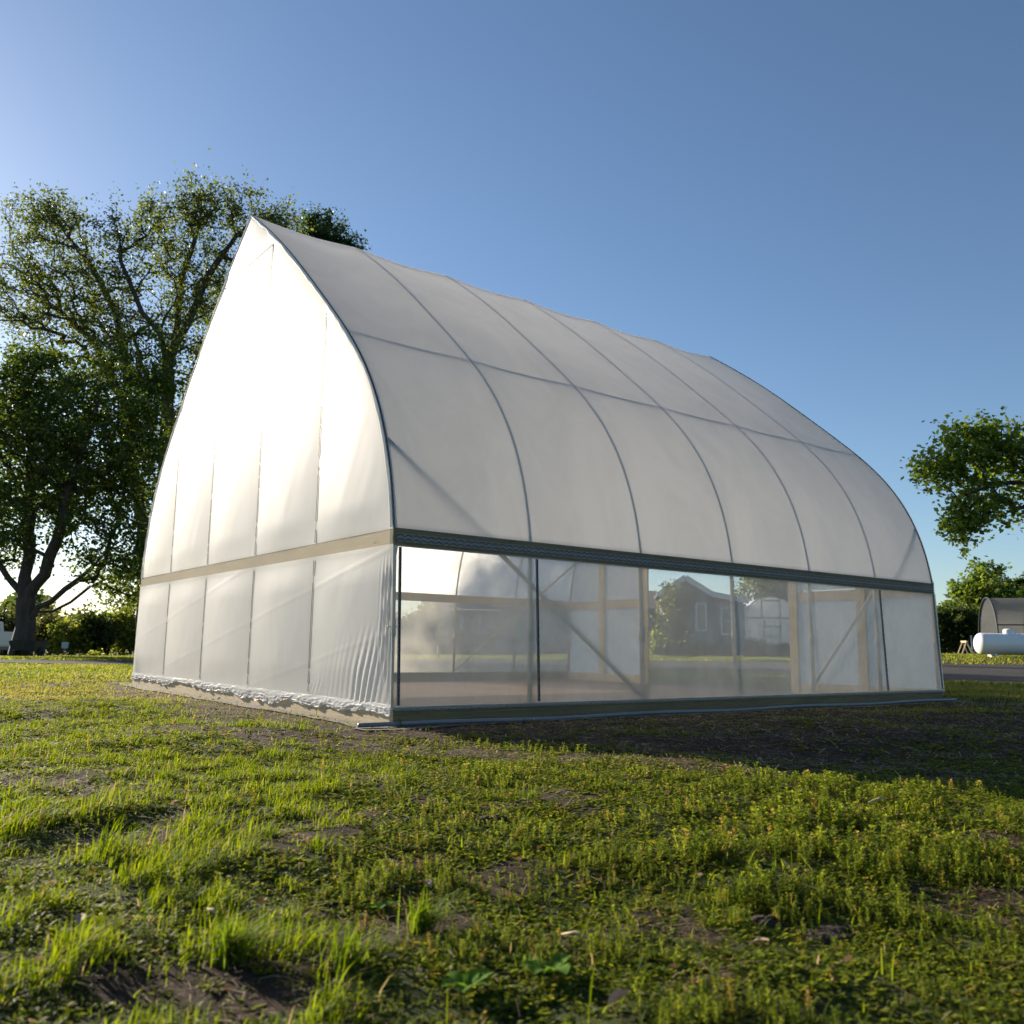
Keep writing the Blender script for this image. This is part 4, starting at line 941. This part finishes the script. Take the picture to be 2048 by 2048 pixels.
# straw and dead leaf litter
out = []
def straws(x, y, ln, wd):
    n = len(x); a = gr_.uniform(0, np.pi*2, n); dx, dy = np.cos(a)*ln/2, np.sin(a)*ln/2; sx, sy = -np.sin(a)*wd/2, np.cos(a)*wd/2; z = H(x, y)+gr_.uniform(.002, .02, n); tz = gr_.normal(0, .12, n)*ln; bz = np.abs(gr_.normal(0, .05, n))*ln
    V = np.stack([np.stack([x-dx-sx, y-dy-sy, z-tz*.3], -1), np.stack([x-dx+sx, y-dy+sy, z-tz*.3], -1), np.stack([x+sx, y+sy, z+bz], -1), np.stack([x-sx, y-sy, z+bz], -1), np.stack([x+dx+sx, y+dy+sy, z+np.abs(tz)*.3], -1), np.stack([x+dx-sx, y+dy-sy, z+np.abs(tz)*.3], -1)], 1)
    f = np.array([(0, 1, 2, 3), (3, 2, 4, 5)]); c = mixc((.20, .13, .07), (.52, .42, .26), gr_.random(n)**1.4); return V.reshape(-1, 3), (f[None]+(np.arange(n)*6)[:, None, None]).reshape(-1, 4), np.repeat(c, 6, 0)
for d0, d1, dens, l0, w0 in ((.9, 3, 420, .030, .0014), (3, 5.5, 330, .04, .0022), (5.5, 11, 200, .05, .0035)):
    x, y = sample(d0, d1, dens*3.2); x, y = keep(x, y, .10+.75*bare(x, y)); out.append(straws(x, y, l0*gr_.gamma(2, .5, len(x)), w0*gr_.uniform(.6, 1.5, len(x))))
x, y = sample(4.5, 11, 60); x, y = keep(x, y, .05+.6*dim(x, y)); out.append(straws(x, y, gr_.uniform(.08, .22, len(x)), gr_.uniform(.004, .007, len(x))))
V_, F_, C_ = gather(out); o = big_mesh('straw', V_, F_, M_dry, colr=C_); tag(o, 'scattered tan straw and dry stems on the bare soil', 'straw', kind='stuff')
x, y = sample(.9, 9, 34); n = len(x); P_ = np.c_[x, y, H(x, y)+gr_.uniform(.004, .03, n)]
V_, F_, C_ = leaves(P_, .018, gr_, (.12, .06, .028), (.38, .25, .15)); o = big_mesh('leaf_litter', V_, F_, M_dry, colr=C_); tag(o, 'small curled brown dead leaves caught among the weeds', 'leaf litter', kind='stuff')
# crumbs of soil on the bare spots
def clod(name, loc, r_, seed, label=None, cat=None, group=None, n=14, mt=M_soil):
    q = np.random.default_rng(seed); V = []; 
    for i in range(n):
        for j in range(n*2):
            th = math.pi*i/(n-1); ph = math.pi*j/n; d_ = np.array([math.sin(th)*math.cos(ph), math.sin(th)*math.sin(ph), math.cos(th)])
            f_ = 1+.5*(noise(d_[0]*2+seed, d_[1]*2+d_[2]*3, 1.6, seed)-.5)+.3*(noise(d_[0]*6, d_[1]*6+d_[2]*5, 1.5, seed+1)-.5); V.append(d_*f_*np.array(r_)+np.array(loc))
    m = MB(); k = n*2; m.add(V, [(i*k+j, (i+1)*k+j, (i+1)*k+(j+1) % k, i*k+(j+1) % k) for i in range(n-1) for j in range(k)]); o = m.build(name, mt, None, True); return tag(o, label, cat, group) if label else o
M_clod = pbr('dark_soil', (.040, .022, .010), .95, 0, .4, 20, 1, 60)
def gpx(ix, iy):        # ground point under a pixel row
    t = None; u_ = (ix-1024)/F; v_ = -(iy-1024)/F; d_ = fw+u_*rt2+v_*up2; t = -CAM[2]/d_[2]; return CAM[0]+d_[0]*t, CAM[1]+d_[1]*t
for ix, iy, rr, lab in ((1655, 1822, (.12, .06, .020), 'largest dark soil clod, low mound with a shadowed hollow beside it'), (1530, 1812, (.07, .04, .022), 'flatter dark soil patch left of the largest clod'), (985, 1640, (.07, .05, .025), 'dark soil lump in the weeds below the greenhouse corner')):
    x, y = gpx(ix, iy); clod('soil_clod', (x, y, float(H(x, y))-.008), rr, ix, lab, 'soil clod', 'soil clods', mt=M_clod)
# grass tuft and broad leaved weeds in the foreground
def tuft(ix, iy, n, h, label):
    x0, y0 = gpx(ix, iy); r_ = np.random.default_rng(ix); x = x0+r_.normal(0, .016, n); y = y0+r_.normal(0, .016, n); v, f, c = blades(x, y, h*r_.uniform(.5, 1.15, n), .0032*np.ones(n), GA, (.13, .19, .03), .5, .03)
    z0 = float(H(x0, y0)); v = v-np.array([x0, y0, z0]); o = empty('grass_tuft', (x0, y0, z0), label=label, cat='grass tuft', group='separate grass tufts'); big_mesh('blades', v, f, M_grass, o, colr=c)
tuft(840, 1835, 150, .10, 'single spiky grass tuft standing in the weeds below the greenhouse corner')
tuft(455, 1890, 190, .11, 'dense long bladed grass clump left of the centre foreground')
tuft(330, 1560, 120, .07, 'small grass clump in the mid left lawn')
tuft(1060, 1600, 60, .06, 'thin short grass clump right under the long wall shadow edge')
tuft(690, 1905, 120, .09, 'grass clump leaning right beside the bare soil patch')
def broad(ix, iy, n, ll, label, seed):
    x0, y0 = gpx(ix, iy); z0 = float(H(x0, y0)); q = np.random.default_rng(seed); o = empty('broadleaf_weed', (x0, y0, z0), label=label, cat='weed', group='broad leaved weeds')
    for k in range(n):
        a = 6.28*k/n+q.normal(0, .3); L_ = ll*q.uniform(.7, 1.2); wd = L_*.30; G = np.zeros((8, 5, 3)); el = q.uniform(.6, 1.15)
        for i in range(8):
            t = i/7; w_ = wd*math.sin(math.pi*min(1, t*.93+.05))**.7*(1+.12*math.sin(i*2.6))
            for j in range(5):
                s_ = (j-2)/2; r_ = L_*t; z = .010+math.sin(el)*r_-.9*r_*r_/L_*math.sin(el)*.7+abs(s_)*w_*.35
                G[i, j] = (math.cos(a)*r_-math.sin(a)*s_*w_, math.sin(a)*r_+math.cos(a)*s_*w_, z)
        m = MB(); m.grid(G); lf = m.build('leaf', M_bl, o, True)
M_bl = mat('broad_leaf', lambda N: (lambda p, t: (N.ln(N.ramp(N.noise(30, 3, N.pos()), [(.3, (.08, .16, .018)), (.7, (.12, .23, .025))]), p.inputs['Base Color']), N.out(N.msh(.4, p.outputs[0], t.outputs[0]))))(N('BsdfPrincipled', i_Roughness=.75, i_Specular_IOR_Level=.1), N('BsdfTranslucent', i_Color=(.24, .42, .04, 1))))
broad(935, 1955, 6, .055, 'broad leaved weed with rounded bright leaves near the bottom centre', 1)
broad(1100, 1925, 7, .06, 'broad leaved weed right of the bright rounded one', 2)
broad(1052, 1905, 5, .035, 'smallest broad leaved weed, just behind the other two', 3)
broad(760, 1795, 6, .035, 'broad leaved weed at the foot of the spiky grass tuft', 4)
def dead(ix, iy, ll, label, a, up_):
    x0, y0 = gpx(ix, iy); z0 = float(H(x0, y0))+.020; G = np.zeros((10, 5, 3))
    for i in range(10):
        t = i/9; w_ = ll*.24*math.sin(math.pi*t)**.8
        for j in range(5):
            s_ = (j-2)/2; r_ = ll*(t-.5); z = up_*r_+.10*ll*math.cos(3*t)+abs(s_)**1.5*w_*.7; G[i, j] = (math.cos(a)*r_-math.sin(a)*s_*w_, math.sin(a)*r_+math.cos(a)*s_*w_, z)
    m = MB(); m.grid(G); o = m.build('dead_leaf', M_dead, None, True); o.location = (x0, y0, z0); tag(o, label, 'dead leaf', 'larger fallen leaves')
M_dead = pbr('dead_leaf', (.40, .27, .17), .8, 0, .25, 40, .4, 80)
for q, (ix, iy, ll, lab) in enumerate([(1238, 1990, .055, 'large tan curled leaf low in the centre right foreground'), (160, 1835, .045, 'tan leaf upright in the near left grass'), (785, 1912, .030, 'pale oval leaf on the bare soil left of the broad weeds'), (1800, 1650, .045, 'buff leaf in the weeds under the shadow edge at right'), (1520, 1880, .04, 'curled leaf in front of the largest soil clod'), (540, 1625, .035, 'pale leaf in the mid left weeds'), (855, 1760, .045, 'orange tan leaf rising behind the spiky grass tuft'), (1440, 1985, .035, 'small reddish leaf near the bottom right of centre')]):
    dead(ix, iy, ll, lab, q*1.3, .5)
for ix, iy, ln, lab in ((1150, 1855, .07, 'pale split stick lying in the weeds right of the grass tufts'), (425, 1815, .06, 'pale short stick in the near left grass'), (1760, 1622, .16, 'long pale straw stalk on the lit strip beside the shadow')):
    x, y = gpx(ix, iy); a = ix*.1; m = MB(); z = float(H(x, y))+.022; m.tube([(x-math.cos(a)*ln/2, y-math.sin(a)*ln/2, z), (x, y, z+.006), (x+math.cos(a)*ln/2, y+math.sin(a)*ln/2, z-.004)], [.003, .0042, .002], 6); tag(m.build('stick', M_pine, None, True), lab, 'stick', 'pale sticks')
